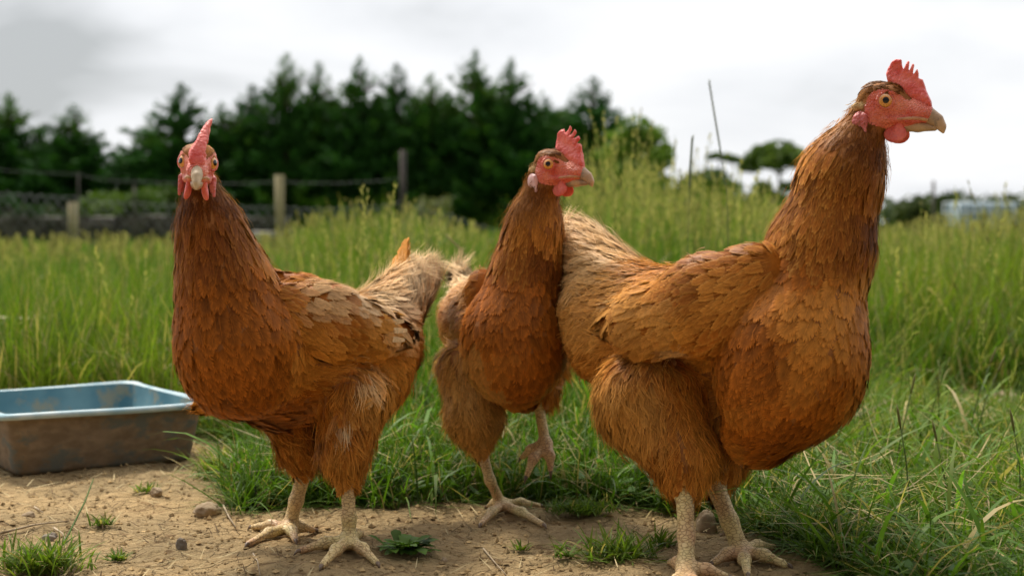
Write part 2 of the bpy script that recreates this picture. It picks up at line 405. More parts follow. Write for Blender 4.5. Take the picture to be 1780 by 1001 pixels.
def ground_mat():
    m, nt, b, o = mat('trodden_soil')
    a = N(nt, 'ShaderNodeAttribute'); a.attribute_name = 'Col'
    t = N(nt, 'ShaderNodeTexCoord')
    z = N(nt, 'ShaderNodeTexNoise'); z.inputs['Scale'].default_value = 60; z.inputs['Detail'].default_value = 8; z.inputs['Roughness'].default_value = .7
    nt.links.new(t.outputs['Object'], z.inputs['Vector'])
    mr = N(nt, 'ShaderNodeMapRange'); mr.inputs[1].default_value = .25; mr.inputs[2].default_value = .75; mr.inputs[3].default_value = .72; mr.inputs[4].default_value = 1.28
    nt.links.new(z.outputs['Fac'], mr.inputs[0])
    # darker damp bits and cracks
    z2 = N(nt, 'ShaderNodeTexNoise'); z2.inputs['Scale'].default_value = 34; z2.inputs['Detail'].default_value = 5; z2.inputs['Distortion'].default_value = 1.5
    nt.links.new(t.outputs['Object'], z2.inputs['Vector'])
    r2 = N(nt, 'ShaderNodeValToRGB'); r2.color_ramp.elements[0].position = .30; r2.color_ramp.elements[1].position = .42
    r2.color_ramp.elements[0].color = (.5, .44, .4, 1); r2.color_ramp.elements[1].color = (1, 1, 1, 1)
    nt.links.new(z2.outputs['Fac'], r2.inputs[0])
    v = N(nt, 'ShaderNodeVectorMath', operation='SCALE'); nt.links.new(a.outputs['Color'], v.inputs[0]); nt.links.new(mr.outputs[0], v.inputs['Scale'])
    v2 = N(nt, 'ShaderNodeVectorMath', operation='MULTIPLY'); nt.links.new(v.outputs[0], v2.inputs[0]); nt.links.new(r2.outputs[0], v2.inputs[1])
    nt.links.new(v2.outputs[0], b.inputs['Base Color']); b.inputs['Roughness'].default_value = .92
    b.inputs['Specular IOR Level'].default_value = .15
    z3 = N(nt, 'ShaderNodeTexNoise'); z3.inputs['Scale'].default_value = 85; z3.inputs['Detail'].default_value = 8; z3.inputs['Roughness'].default_value = .65
    nt.links.new(t.outputs['Object'], z3.inputs['Vector'])
    vd = N(nt, 'ShaderNodeTexVoronoi', feature='DISTANCE_TO_EDGE'); vd.inputs['Scale'].default_value = 26
    wz = N(nt, 'ShaderNodeTexNoise'); wz.inputs['Scale'].default_value = 18; wz.inputs['Detail'].default_value = 5; nt.links.new(t.outputs['Object'], wz.inputs['Vector'])
    wm = N(nt, 'ShaderNodeVectorMath', operation='SCALE'); nt.links.new(wz.outputs['Color'], wm.inputs[0]); wm.inputs['Scale'].default_value = .09
    wa = N(nt, 'ShaderNodeVectorMath', operation='ADD'); nt.links.new(t.outputs['Object'], wa.inputs[0]); nt.links.new(wm.outputs[0], wa.inputs[1]); nt.links.new(wa.outputs[0], vd.inputs['Vector'])
    cm_ = N(nt, 'ShaderNodeMapRange'); nt.links.new(vd.outputs['Distance'], cm_.inputs[0]); cm_.inputs[2].default_value = .05; cm_.inputs[3].default_value = -.28; cm_.inputs[4].default_value = 0
    ca = N(nt, 'ShaderNodeMath', operation='ADD'); nt.links.new(z3.outputs['Fac'], ca.inputs[0]); nt.links.new(cm_.outputs[0], ca.inputs[1])
    bp = N(nt, 'ShaderNodeBump'); bp.inputs['Strength'].default_value = 1.0; bp.inputs['Distance'].default_value = .013
    nt.links.new(ca.outputs[0], bp.inputs['Height']); nt.links.new(bp.outputs[0], b.inputs['Normal'])
    return m
M_ground = ground_mat()
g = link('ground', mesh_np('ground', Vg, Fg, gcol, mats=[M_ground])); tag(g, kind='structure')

# ------------------------------------------------------------------ strips (barbs, blades)
def strips_mesh(name, Pt, B, W, Cc, mats):
    """Pt (n,k,3) centre lines, B (n,k,3) or (n,3) side vectors, W (n,k) widths, Cc (n,k,3) colours"""
    n, k, _ = Pt.shape
    if B.ndim == 2: B = B[:, None, :]
    L = Pt - B*W[..., None]/2; R = Pt + B*W[..., None]/2
    V = np.stack([L, R], 2).reshape(-1, 3); Cv = np.repeat(Cc[:, :, None, :], 2, 2).reshape(-1, 3)
    base = (np.arange(n)*2*k)[:, None] + (np.arange(k-1)*2)[None]
    F = np.stack([base, base+1, base+3, base+2], -1).reshape(-1, 4)
    return V, F, Cv

def make_plume(surf, items, org):
    """surf: BVH of the bird; items: dict arrays p, n, t, L, W, col, rim, lift, kind(0 feather,1 fluff)"""
    out = []
    p, n, t, L, W = items['p'], items['n'], items['t'], items['L'], items['W']
    m = len(p)
    if m == 0: return None
    b = nrm(np.cross(n, t))
    e1 = np.empty_like(p); e2 = np.empty_like(p); n1 = np.empty_like(p); n2 = np.empty_like(p)
    a1 = p + t*(L*.5)[:, None]; 
    for i in range(m):
        r = surf.find_nearest(Vector(a1[i])); e1[i] = r[0]; n1[i] = r[1]
    t2 = nrm(e1 - p); a2 = e1 + t2*(L*.5)[:, None]
    for i in range(m):
        r = surf.find_nearest(Vector(a2[i])); e2[i] = r[0]; n2[i] = r[1]
    # feathers do not follow hollows completely: blend straight continuation with projection
    st = p + t*L[:, None]
    e2 = e2*.8 + st*.2*1.0; e1 = e1*.9 + (p+t*(L*.5)[:, None])*.1
    nn1 = nrm(n + n1); nn2 = nrm(n1 + n2)
    lift = items['lift']
    c0 = p - n*.0012; c1 = e1 + nn1*(lift*.5)[:, None]; c2 = e2 + nn2*(lift*.95)[:, None]
    def cen(s): # quadratic bezier through c0,c1,c2 ; s (m,)
        s = s[:, None]; q = 2*c1 - .5*(c0+c2)
        return (1-s)**2*c0 + 2*s*(1-s)*q + s*s*c2
    def nor(s): return nrm(n*(1-s[:, None]) + nn2*s[:, None])
    def pos(s, q, W):
        c = cen(s); nn = nor(s)
        return c + b*(q*W)[:, None] - nn*(q*q*W*items['cup'])[:, None]
    K = items['K']; jg = items.get('jag', .5)
    col, rim = items['col'], items['rim']
    Pl, Bl, Wl, Cl, Nl = [], [], [], [], []
    one = np.ones(m)
    for side in (-1, 1):
        for k in range(K):
            s0 = (k + .1)/K*.80 + rng.uniform(-.02, .02, m)
            ds = .26 + .10*(k/K) + jg*rng.uniform(-.04, .05, m)
            s2 = np.minimum(s0 + ds + jg*rng.uniform(-.06, .10, m), 1.0 + jg*rng.uniform(-.12, .10, m)); s1 = s0*.45 + s2*.55
            def sh(s): return np.clip(np.sin(np.clip(s*.93+.07, 0, 1)**.8*math.pi)**.55, 0.0, 1)
            q2 = side*.5*sh(s2*.92)*(1 + jg*rng.uniform(-.12, .12, m)); 
            if k == K-1: q2 = side*.5*rng.uniform(.1, .35, m)
            q1 = q2*.62
            p0 = pos(s0, one*side*.02, W); p1 = pos(s1, q1, W); p2 = pos(s2, q2, W)
            p2 = p2 + nor(s2)*rng.uniform(-.02, .05, m)[:, None]*W[:, None]
            d = nrm(p2 - p0); nn = nor(s1); bb = nrm(np.cross(nn, d) + nn*rng.uniform(-.12, .12, m)[:, None])
            ww = L/K*.80*1.75*np.ones(m)
            wd = np.stack([ww*.9, ww*1.0, ww*.12], 1)
            j = 1 + rng.uniform(-.09, .09, m)[:, None]
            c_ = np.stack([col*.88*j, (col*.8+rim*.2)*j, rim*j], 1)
            nq = nrm(nn + b*(q2*1.1)[:, None]); Nl.append(np.stack([nor(s0), nn, nq], 1))
            Pl.append(np.stack([p0, p1, p2], 1)); Bl.append(bb); Wl.append(wd); Cl.append(c_)
    # shaft
    s = [np.full(m, v) for v in (0, .5, .93)]
    Ps = np.stack([pos(v, one*0, W) + nor(v)*.00025 for v in s], 1)
    Pl.append(Ps); Bl.append(b); Wl.append(np.stack([one*.0007, one*.0006, one*.0003], 1)); Cl.append(np.stack([(col*.7+rim*.35)]*3, 1)); Nl.append(np.stack([n, nn1, nn2], 1))
    return (*strips_mesh('f', np.concatenate(Pl), np.concatenate(Bl), np.concatenate(Wl), np.concatenate(Cl), None), 0, np.repeat(np.concatenate(Nl), 2, 1).reshape(-1, 3))

def make_fluff(surf, p, n, t, L, col, tipcol, per=10, spread=.3, wid=.0006, lift=.35, clump=None):
    m = len(p); P_ = np.repeat(p, per, 0); N_ = np.repeat(n, per, 0); T_ = np.repeat(t, per, 0); L_ = np.repeat(L, per)*rng.uniform(.6, 1.15, m*per)
    Bq = np.cross(N_, T_); k = m*per
    cl = np.repeat(rng.normal(0, spread, m), per)[:, None]*Bq + np.repeat(rng.uniform(-.2, 1, m)*lift, per)[:, None]*N_
    off = rng.normal(0, 1, (k, 3))*.0022
    p0 = P_ + off - N_*.001
    d = nrm(T_ + cl + rng.normal(0, .10, (k, 3)))
    curl = np.repeat(rng.normal(0, .35, m), per)[:, None]*Bq - N_*.25
    p1 = p0 + d*(L_*.5)[:, None]; d2 = nrm(d + curl + rng.normal(0, .08, (k, 3)))
    p2 = p1 + d2*(L_*.5)[:, None]
    # stay outside the skin
    B = nrm(np.cross(N_, d) + rng.normal(0, .4, (k, 3)))
    W = np.stack([np.full(k, wid), np.full(k, wid*.9), np.full(k, wid*.2)], 1)*rng.uniform(.7, 1.5, (k, 1))
    j = rng.uniform(.78, 1.22, (k, 1)); c = np.repeat(col, per, 0)*j; tc_ = np.repeat(tipcol, per, 0)*j
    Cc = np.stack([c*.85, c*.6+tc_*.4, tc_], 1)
    return (*strips_mesh('f', np.stack([p0, p1, p2], 1), B, W, Cc, None), 0, np.repeat(np.stack([N_, nrm(N_+T_*.1), nrm(N_+T_*.35)], 1), 2, 1).reshape(-1, 3))

# ------------------------------------------------------------------ hens
# region: spacing, length, width, lift, cup, K, base colour, rim colour
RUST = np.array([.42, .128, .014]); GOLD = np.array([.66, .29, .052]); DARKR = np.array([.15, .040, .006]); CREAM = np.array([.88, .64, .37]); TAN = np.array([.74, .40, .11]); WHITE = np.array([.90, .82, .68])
REG = {
 'head':   dict(sp=.0026, L=.0095, W=.0030, lift=.0007, cup=.15, K=5, jag=1, c=GOLD*.72, r=GOLD*.9),
 'neck':   dict(sp=.0040, L=.0250, W=.0046, lift=.0016, cup=.25, K=9, jag=.8, c=RUST*.72, r=GOLD*.98),
 'hackle': dict(sp=.0052, L=.0290, W=.0074, lift=.0017, cup=.22, K=12, jag=.5, c=RUST*.80, r=GOLD*.86),
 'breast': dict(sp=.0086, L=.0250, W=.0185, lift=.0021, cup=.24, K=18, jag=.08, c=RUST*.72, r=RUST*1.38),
 'body':   dict(sp=.0066, L=.0270, W=.0125, lift=.0013, cup=.18, K=15, jag=.35, c=RUST*1.0, r=GOLD*.84),
 'wing':   dict(sp=.0078, L=.0290, W=.0145, lift=.0015, cup=.15, K=16, jag=.2, c=RUST*.92, r=GOLD*.80),
 'rear':   dict(sp=.0068, L=.0300, W=.0120, lift=.0018, cup=.15, K=14, jag=.5, c=RUST*1.1, r=GOLD*1.05),
 'thigh':  dict(sp=.0074, L=.0225, W=.0100, lift=.0020, cup=.18, K=12, jag=.8, c=RUST*1.0, r=GOLD*.95),
 'tail':   dict(sp=.0070, L=.0340, W=.0130, lift=.0022, cup=.12, K=13, jag=.8, c=GOLD*1.1, r=CREAM),
}
HEADP = [((-8, 3), 15.2, (4, 2), 14.6), ((4, -2), 13.6, (26, -9), 8.2), ((26, -9), 8.0, (33.5, -10.6), 6.9), ((-6, -10), 12, (18, -17), 6.5)]
def head_sdf(q):     # q in mm head coordinates (F, R, U)
    d = None
    for a, ra, b, rb in HEADP:
        qq = q.copy(); qq[..., 1] = q[..., 1]*np.interp(q[..., 0], [-12, 0, 9, 20, 30], [1.0, 1.02, 1.30, 1.30, 1.12])
        e = seg_d(qq, np.array([a[0], 0, a[1]]), np.array([b[0], 0, b[1]]), ra, rb)
        d = e if d is None else smin(d, e, 7)
    # cheek hollow in front of the eye, brow ridge over it
    for s in (-1, 1):
        d = smin(d, seg_d(q, np.array([-6, s*9.5, 9.]), np.array([9, s*8.6, 8.5]), 4.6, 3.2), 4)
        d = smin(d, seg_d(q, np.array([24, s*4.2, -9.]), np.array([33, s*3.6, -9.5]), 4.2, 3.0), 2.5)
        d = smin(d, seg_d(q, np.array([2, s*9.0, -15.]), np.array([29, s*5.6, -16.2]), 3.0, 1.7), 1.6)
    return d
def poly_sd(q, pts):
    pts = np.asarray(pts, float); n = len(pts); d = np.full(q.shape[:-1], 1e9); s = np.ones(q.shape[:-1])
    for i in range(n):
        a = pts[i]; b = pts[i-1]; e = b - a; w_ = q - a
        t = np.clip((w_@e)/(e@e), 0, 1)[..., None]; dd = w_ - t*e
        d = np.minimum(d, (dd*dd).sum(-1))
        c1 = q[..., 1] >= a[1]; c2 = q[..., 1] < b[1]; c3 = e[0]*w_[..., 1] > e[1]*w_[..., 0]
        f = (c1 & c2 & c3) | (~c1 & ~c2 & ~c3); s = np.where(f, -s, s)
    return s*np.sqrt(d)
COMB_A = [(2, 15), (0, 24), (1, 29), (4, 34), (7.5, 36.5), (12.5, 36), (13.2, 31), (13.8, 26.5), (15.8, 30), (17.8, 35), (19.2, 34), (18.8, 29), (18.6, 25), (20.5, 28), (22, 32.5), (23.2, 31), (22.5, 26), (21.8, 22), (24.3, 24.5), (26, 27.6), (27, 24), (26.8, 19.6), (30.4, 18.4), (32, 14), (33.5, 9), (38, 0), (38.5, -4), (32, -5), (22, 2), (14, 9)]
COMB_B = [(4, 15), (4, 26), (6, 34), (11, 38), (14.8, 38.5), (16.6, 33), (19, 36), (22.6, 41), (24.6, 38.5), (22.5, 34), (21.5, 29), (25, 32.5), (29, 36.5), (30.8, 33.5), (28, 29.5), (26, 25.5), (29.5, 27), (33.5, 29), (35, 25.6), (32, 22.5), (31, 19.5), (35, 20.5), (37, 18), (36, 12), (38.5, 0), (38.5, -4), (32, -5), (22, 2), (14, 9)]

COMB_C = [(2, 15), (0, 24), (2, 31), (6, 36.5), (9.5, 38.5), (14, 39), (17.5, 37.5), (20.5, 33), (24, 27.5), (28, 22), (32, 15.5), (35.5, 8), (38.2, 0), (38.4, -4), (32, -5), (22, 2), (14, 9)]
def to_world(hd, q): return hd['E'] + (q[..., 0:1]*hd['f'] + q[..., 1:2]*hd['r'] + q[..., 2:3]*hd['u'])*(.001*hd['s'])
def to_head(hd, p):
    v = (p - hd['E'])/(.001*hd['s']); return np.stack([v@hd['f'], v@hd['r'], v@hd['u']], -1)
def head_frame(px, py, d, yaw, pitch, roll, s):
    f = np.array([math.cos(yaw)*math.cos(pitch), math.sin(yaw)*math.cos(pitch), math.sin(pitch)])
    r = nrm(np.cross(f, [0, 0, 1.])); u = np.cross(r, f)
    c_, s_ = math.cos(roll), math.sin(roll)
    r, u = r*c_ + u*s_, u*c_ - r*s_
    return dict(E=P(px, py, d), f=f, r=r, u=u, s=s)
def is_bare(q):
    F, U = q[..., 0], q[..., 2]
    # horn takes over from skin along a slanted line
    horn = F > 34.5 + .35*np.minimum(U+8, 0)*-1
    brow = np.interp(F, [-16, -13, -8, 0, 8, 14, 19, 22.5, 24.5], [-6, 3, 8.5, 10.8, 9.0, 5.5, 2.0, 1.0, 60])
    low = np.interp(F, [-16, -8, 4, 16, 40], [-14, -21, -24, -26, -40])
    return (F > -15.5) & (U < brow) & (U > low) & ~(F > 45)

def sdf_part(hd, lo, hi, h, fn, name, mats, parent, org, keep=None):
    F, l = grid_eval(lo, hi, h, fn)
    V, Q = nets(F, l, h)
    if keep is not None:
        k = keep(V); Q = Q[k[Q].all(1)]
    Vw = to_world(hd, V) - org
    # drop unused
    u, inv = np.unique(Q.ravel(), return_inverse=True)
    me = mesh_np(name, Vw[u], inv.reshape(Q.shape), mats=mats)
    return link(name, me, parent)

def make_hen(sp):
    D = sp['D']; hd = sp['head']; org = sp['org']; shrink = sp.get('shrink', 12)
    root = empty('hen', org); tag(root, sp['label'], 'hen', 'brown hens in the foreground')
    prims = []
    for reg, a, b, *o in sp['body']:
        A = P(a[0], a[1], a[2]+D); B = P(b[0], b[1], b[2]+D)
        ra = (a[3]-shrink)*(a[2]+D)/FPX; rb = (b[3]-shrink)*(b[2]+D)/FPX
        fl = nrm(B - A)
        if o and o[0] is not None: fl = nrm(np.array(o[0], float))
        prims.append(dict(reg=reg, a=A, b=B, ra=ra, rb=rb, fl=fl, k=(o[1] if len(o) > 1 else .018)))
    # head as feathered base + legs
    legs = []
    for a, b, ra, rb in sp['legs']:
        legs.append((np.asarray(a, float), np.asarray(b, float), ra, rb))
    h = .0026
    allp = [(q['a'], q['b'], q['ra'], q['rb']) for q in prims] + legs
    lo = np.min([np.minimum(a-ra, b-rb) for a, b, ra, rb in allp], 0) - .012
    hi = np.max([np.maximum(a+ra, b+rb) for a, b, ra, rb in allp], 0) + .012
    hb = .05*hd['s']
    lo = np.minimum(lo, hd['E'] - hb); hi = np.maximum(hi, hd['E'] + hb)
    n = np.ceil((hi-lo)/h).astype(int)+1
    F = np.full(n, .03, np.float32)
    def apply(blo, bhi, fn, k):
        i0 = np.clip(((blo-lo)/h).astype(int), 0, n-1); i1 = np.clip(((bhi-lo)/h).astype(int)+2, 1, n)
        ax = [lo[i] + np.arange(i0[i], i1[i])*h for i in range(3)]
        G_ = np.stack(np.meshgrid(*ax, indexing='ij'), -1)
        sl = tuple(slice(i0[i], i1[i]) for i in range(3))
        F[sl] = smin(F[sl], fn(G_), k)
    for q in prims:
        a, b, ra, rb = q['a'], q['b'], q['ra'], q['rb']; r = max(ra, rb)+.022
        apply(np.minimum(a, b)-r, np.maximum(a, b)+r, lambda g_: seg_d(g_, a, b, ra, rb), q['k'])
    apply(hd['E']-.06, hd['E']+.06, lambda g_: head_sdf(to_head(hd, g_))*.001*hd['s'], .008)
    for a, b, ra, rb in legs:
        r = max(ra, rb)+.02
        apply(np.minimum(a, b)-r, np.maximum(a, b)+r, lambda g_: seg_d(g_, a, b, ra, rb), .006)
    V, Q = nets(F, lo, h)
    # leg material where legs are nearest
    cen = V[Q].mean(1)
    dl = np.min([seg_d(cen, a, b, ra, rb) for a, b, ra, rb in legs], 0)
    db = np.min([seg_d(cen, q['a'], q['b'], q['ra'], q['rb']) for q in prims], 0)
    body = link('body', mesh_np('hen_body', V-org, Q, mats=[M_skin, M_leg], mat_idx=(dl < db).astype(int)), root)
    bvh = BVHTree.FromPolygons(V.tolist(), Q.tolist())

    # wings: own smooth masses lying over the flanks
    wings = []
    for wg in sp['wings']:
        pr = []
        for a, b in wg['prims']:
            pr.append((P(a[0], a[1], a[2]+D), P(b[0], b[1], b[2]+D), (a[3])*(a[2]+D)/FPX, (b[3])*(b[2]+D)/FPX))
        wl = np.min([np.minimum(a-ra, b-rb) for a, b, ra, rb in pr], 0)-.008; wh = np.max([np.maximum(a+ra, b+rb) for a, b, ra, rb in pr], 0)+.008
        side = nrm(np.array(wg['side'], float)); 
        def wf(g_, pr=pr):
            d = None
            for a, b, ra, rb in pr:
                # flattened across: squash distance along the side axis
                ab = b-a; t = np.clip(((g_-a)@ab)/(ab@ab), 0, 1)[..., None]; v = g_-(a+t*ab)
                c = (v@side)[..., None]*side
                v = v + c*(1/wg.get('flat', .6)-1)
                e_ = (np.linalg.norm(v, axis=-1) - (ra+(rb-ra)*t[..., 0]))*.7
                d = e_ if d is None else smin(d, e_, .012)
            return d
        Fw, lw = grid_eval(wl, wh, .003, wf)
        Vw, Qw = nets(Fw, lw, .003)
        wings.append((Vw, Qw, BVHTree.FromPolygons(Vw.tolist(), Qw.tolist()), nrm(pr[-1][1]-pr[0][0]), pr, wg))

    # sample feather positions
    def sample(V, Q, nmax, spf):
        tri = np.concatenate([Q[:, [0, 1, 2]], Q[:, [0, 2, 3]]]); a, b, c = V[tri[:, 0]], V[tri[:, 1]], V[tri[:, 2]]
        cr_ = np.cross(b-a, c-a); ar = np.linalg.norm(cr_, axis=1); nn = cr_/np.maximum(ar, 1e-12)[:, None]
        pick = rng.choice(len(tri), nmax, p=ar/ar.sum()); r1 = np.sqrt(rng.random(nmax)); r2 = rng.random(nmax)
        p = a[pick]*(1-r1)[:, None] + b[pick]*(r1*(1-r2))[:, None] + c[pick]*(r1*r2)[:, None]
        return p, nn[pick]
    def thin(p, sps):
        cell = .003; grid = {}; keep = []
        ij = np.floor(p/cell).astype(int)
        for i in range(len(p)):
            s = sps[i]
            if s <= 0: continue
            R_ = int(s/cell)+1; x, y, z = ij[i]; ok = True; pi = p[i]
            for dx in range(-R_, R_+1):
                for dy in range(-R_, R_+1):
                    for dz in range(-R_, R_+1):
                        for j in grid.get((x+dx, y+dy, z+dz), ()):
                            d = p[j]-pi
                            if d[0]*d[0]+d[1]*d[1]+d[2]*d[2] < s*s: ok = False; break
                        if not ok: break
                    if not ok: break
                if not ok: break
            if ok: grid.setdefault((x, y, z), []).append(i); keep.append(i)
        return np.array(keep, int)
    regs = list(REG)
    p, nn = sample(V, Q, 30000, None)
    D_ = np.stack([seg_d(p, q['a'], q['b'], q['ra'], q['rb']) for q in prims], 1)
    dh = head_sdf(to_head(hd, p))*.001*hd['s']
    dleg = np.min([seg_d(p, a, b, ra, rb) for a, b, ra, rb in legs], 0)
    W_ = np.exp(-(D_ - D_.min(1, keepdims=True))/.006); W_ /= W_.sum(1, keepdims=True)
    fl = W_@np.array([q['fl'] for q in prims])
    ri = np.array([regs.index(q['reg']) for q in prims])[D_.argmin(1)]
    ishead = dh < D_.min(1) - .0005
    qh = to_head(hd, p)
    ri[ishead] = 0
    back = -hd['f']*.9 - hd['u']*.25
    fl[ishead] = back
    bare = is_bare(qh) & (dh < .004)
    okp = (dleg > D_.min(1)*1.0 + .0015) & ~bare & ~((qh[:, 0] > 18) & (dh < .006))
    # keep clear of the eyes and of ground
    def prop(key): return np.array([REG[r][key] for r in regs])
    spc = prop('sp')[ri]
    # finer feathers close to the head
    hdist = np.linalg.norm(p - hd['E'], axis=1)
    fine = np.clip((hdist-.02)/.09, .0, 1); isneck = ri == regs.index('neck')
    scl = np.where(isneck, .45+.55*fine, 1.0)
    spc = np.where(okp, spc*scl, -1)
    keep = thin(p, spc)
    p, nn, fl, ri, scl, qh = p[keep], nn[keep], fl[keep], ri[keep], scl[keep], qh[keep]
    isneck = isneck[keep]
    fl = fl + rng.normal(0, .13, fl.shape)
    t = nrm(fl - nn*(fl*nn).sum(1, keepdims=True))
    def colours(p, c, r):
        m = len(p)
        v = fbm(p*55, 3, sp['seed']); v2 = fbm(p*16, 2, sp['seed']+9)
        k = (.50 + .88*v + rng.normal(0, .055, m) + .7*(v2-.5))[:, None]
        c = c*k; r = r*(k*.6+.4)
        # golden and pale washes
        gw = np.clip((v2-.54)*3.2 + sp.get('pale', 0), 0, .55)[:, None]; c = c*(1-gw)+GOLD*gw; r = r*(1-gw)+GOLD*1.25*gw
        for (px, py, dd, rad, amt, cc) in sp.get('patch', []):
            ctr = P(px, py, dd+D); rr = rad*(dd+D)/FPX
            fw_ = np.array([0, 1., 0]); vv = p-ctr; vv = vv - np.clip(vv@fw_, -.07, .07)[:, None]*fw_; dd_ = np.linalg.norm(vv, axis=1)/rr + (fbm(p*90, 2, 5)-.5)*.8
            a_ = (np.clip((1.5-dd_)*1.6, 0, 1)*amt)[:, None]
            c = c*(1-a_)+cc*a_*rng.uniform(.85, 1.1, (m, 1)); r = r*(1-a_)+cc*1.05*a_
        return c, r
    groups = {'neck_plumage': ['head', 'neck', 'hackle'], 'body_plumage': ['breast', 'body', 'rear'], 'thigh_plumage': ['thigh'], 'tail': ['tail']}
    parts = {k: [] for k in groups}
    for gname, rl in groups.items():
        for rn in rl:
            m = ri == regs.index(rn); R_ = REG[rn]
            if not m.any(): continue
            cnt = m.sum(); sc1 = scl[m]; v = rng.uniform(.85, 1.18, cnt)
            c = np.tile(R_['c'], (cnt, 1)); r = np.tile(R_['r'], (cnt, 1))
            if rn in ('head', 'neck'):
                # throat side darkened: part chestnut pigment, part painted shade; golden nape
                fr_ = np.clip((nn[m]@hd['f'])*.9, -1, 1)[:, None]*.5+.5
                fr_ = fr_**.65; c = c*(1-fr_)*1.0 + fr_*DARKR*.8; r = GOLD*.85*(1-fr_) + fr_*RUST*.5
            if rn == 'hackle':  # front of the hackle darkened too: chestnut plus shade put into the colour
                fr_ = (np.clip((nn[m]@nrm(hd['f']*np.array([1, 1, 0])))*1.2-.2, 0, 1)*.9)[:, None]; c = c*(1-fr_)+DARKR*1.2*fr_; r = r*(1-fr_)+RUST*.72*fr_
            if rn == 'head':
                tuft = (np.hypot(qh[m][:, 0]+20, qh[m][:, 2]+6) < 7)[:, None]
                c = np.where(tuft, np.array([.5, .3, .12]), c); r = np.where(tuft, np.array([.6, .4, .18]), r)
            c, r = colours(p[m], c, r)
            if rn == 'head' and tuft.any():
                tm_ = tuft[:, 0]; k_ = tm_.sum(); parts[gname].append(make_fluff(bvh, p[m][tm_], nn[m][tm_], t[m][tm_], np.full(k_, .008), c[tm_], r[tm_]*1.2, per=26, spread=.4, lift=.9, wid=.0005))
            sc1 = np.where(sc1 < 1, .35+.65*(sc1-.45)/.55, 1)
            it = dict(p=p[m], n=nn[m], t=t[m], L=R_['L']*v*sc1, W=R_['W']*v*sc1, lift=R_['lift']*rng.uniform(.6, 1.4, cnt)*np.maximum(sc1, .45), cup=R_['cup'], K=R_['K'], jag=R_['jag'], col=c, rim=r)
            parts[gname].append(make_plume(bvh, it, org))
            if rn in ('thigh', 'rear', 'tail'):
                per = {'thigh': 44, 'rear': 30, 'tail': 34}[rn]
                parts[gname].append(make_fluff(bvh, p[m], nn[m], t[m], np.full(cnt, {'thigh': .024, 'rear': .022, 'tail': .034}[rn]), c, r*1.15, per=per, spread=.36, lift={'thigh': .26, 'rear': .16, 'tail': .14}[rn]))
            elif rn in ('body', 'breast', 'hackle', 'neck'):
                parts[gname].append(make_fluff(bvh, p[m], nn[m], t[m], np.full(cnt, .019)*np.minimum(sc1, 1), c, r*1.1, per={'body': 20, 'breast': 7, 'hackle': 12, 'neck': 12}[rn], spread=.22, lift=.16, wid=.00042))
    # free tail feathers
    for (a, b, wd, cc) in sp['tailf']:
        A = P(a[0], a[1], a[2]+D); B = P(b[0], b[1], b[2]+D); L = np.linalg.norm(B-A)
        tt = nrm(B-A); side = nrm(np.cross(tt, np.array(sp['fwd'])*1.0+np.array([0, 0, .4]))); nn_ = np.cross(side, tt)
        K = 26; Pl, Bl, Wl, Cl = [], [], [], []
        for s_ in (-1, 1):
            for k in range(K):
                s0 = k/K*.9; s2 = min(s0+.16+rng.uniform(-.02, .02), 1.0+rng.uniform(-.02, .0)); q2 = wd*.5*math.sin(min(s2*.9+.08, 1)**.7*math.pi)**.45 if s2 < .985 else wd*.12
                p0 = A+tt*L*s0; p2 = A+tt*L*s2+side*s_*q2 - nn_*q2*.35; p1 = (p0*.45+p2*.55) + nn_*.0015
                Pl.append([p0, p1, p2]); Bl.append(nrm(np.cross(nn_, nrm(p2-p0)))); ww = L/K*2.2; Wl.append([ww*.8, ww, ww*.3])
                c_ = np.array(cc)*(1+rng.uniform(-.12, .12)); Cl.append([c_*.8, c_, c_*1.15])
        vt_ = strips_mesh('t', np.array(Pl), np.array(Bl), np.array(Wl), np.array(Cl), None); parts['tail'].append((*vt_, 0, np.tile(nn_*(1 if nn_[1] < 0 else -1), (len(vt_[0]), 1))))
    for gname, lst in parts.items():
        A_ = Acc()
        for x in lst:
            if x is not None: A_.add(*x)
        if A_.n: A_.build(gname, [M_feather], root, smooth=False, origin=org)
    # wings
    for Vw, Qw, wb, wfl, pr, wg in wings:
        A_ = Acc(); A_.add(Vw, Qw, RUST*.95, 0, nrm(Vw-Vw.mean(0)))
        p, nn = sample(Vw, Qw, 9000, None)
        ax = nrm(pr[-1][1]-pr[0][0]); tl = ((p-pr[0][0])@ax)/np.linalg.norm(pr[-1][1]-pr[0][0])
        outer = (nn@nrm(np.array(wg['side'], float))) > -.35
        sps = np.where(outer, .0072+.004*np.clip(tl, 0, 1), -1)
        keep = thin(p, sps); p, nn, tl = p[keep], nn[keep], tl[keep]; cnt = len(p)
        fl = ax + rng.normal(0, .10, (cnt, 3)) + np.array([0, 0, -.25])
        t = nrm(fl - nn*(fl*nn).sum(1, keepdims=True)); R_ = REG['wing']
        c, r = colours(p, np.tile(R_['c'], (cnt, 1)), np.tile(R_['r'], (cnt, 1)))
        sz = .75+.55*np.clip(tl, 0, 1.1)
        it = dict(p=p, n=nn, t=t, L=R_['L']*sz*rng.uniform(.85, 1.15, cnt), W=R_['W']*sz*rng.uniform(.85, 1.1, cnt), lift=R_['lift']*rng.uniform(.6, 1.5, cnt), cup=R_['cup'], K=R_['K'], jag=R_['jag'], col=c, rim=r)
        A_.add(*make_plume(wb, it, org))
        A_.add(*make_fluff(wb, p, nn, t, np.full(cnt, .016), c, r*1.1, per=16, spread=.22, lift=.16, wid=.00042))
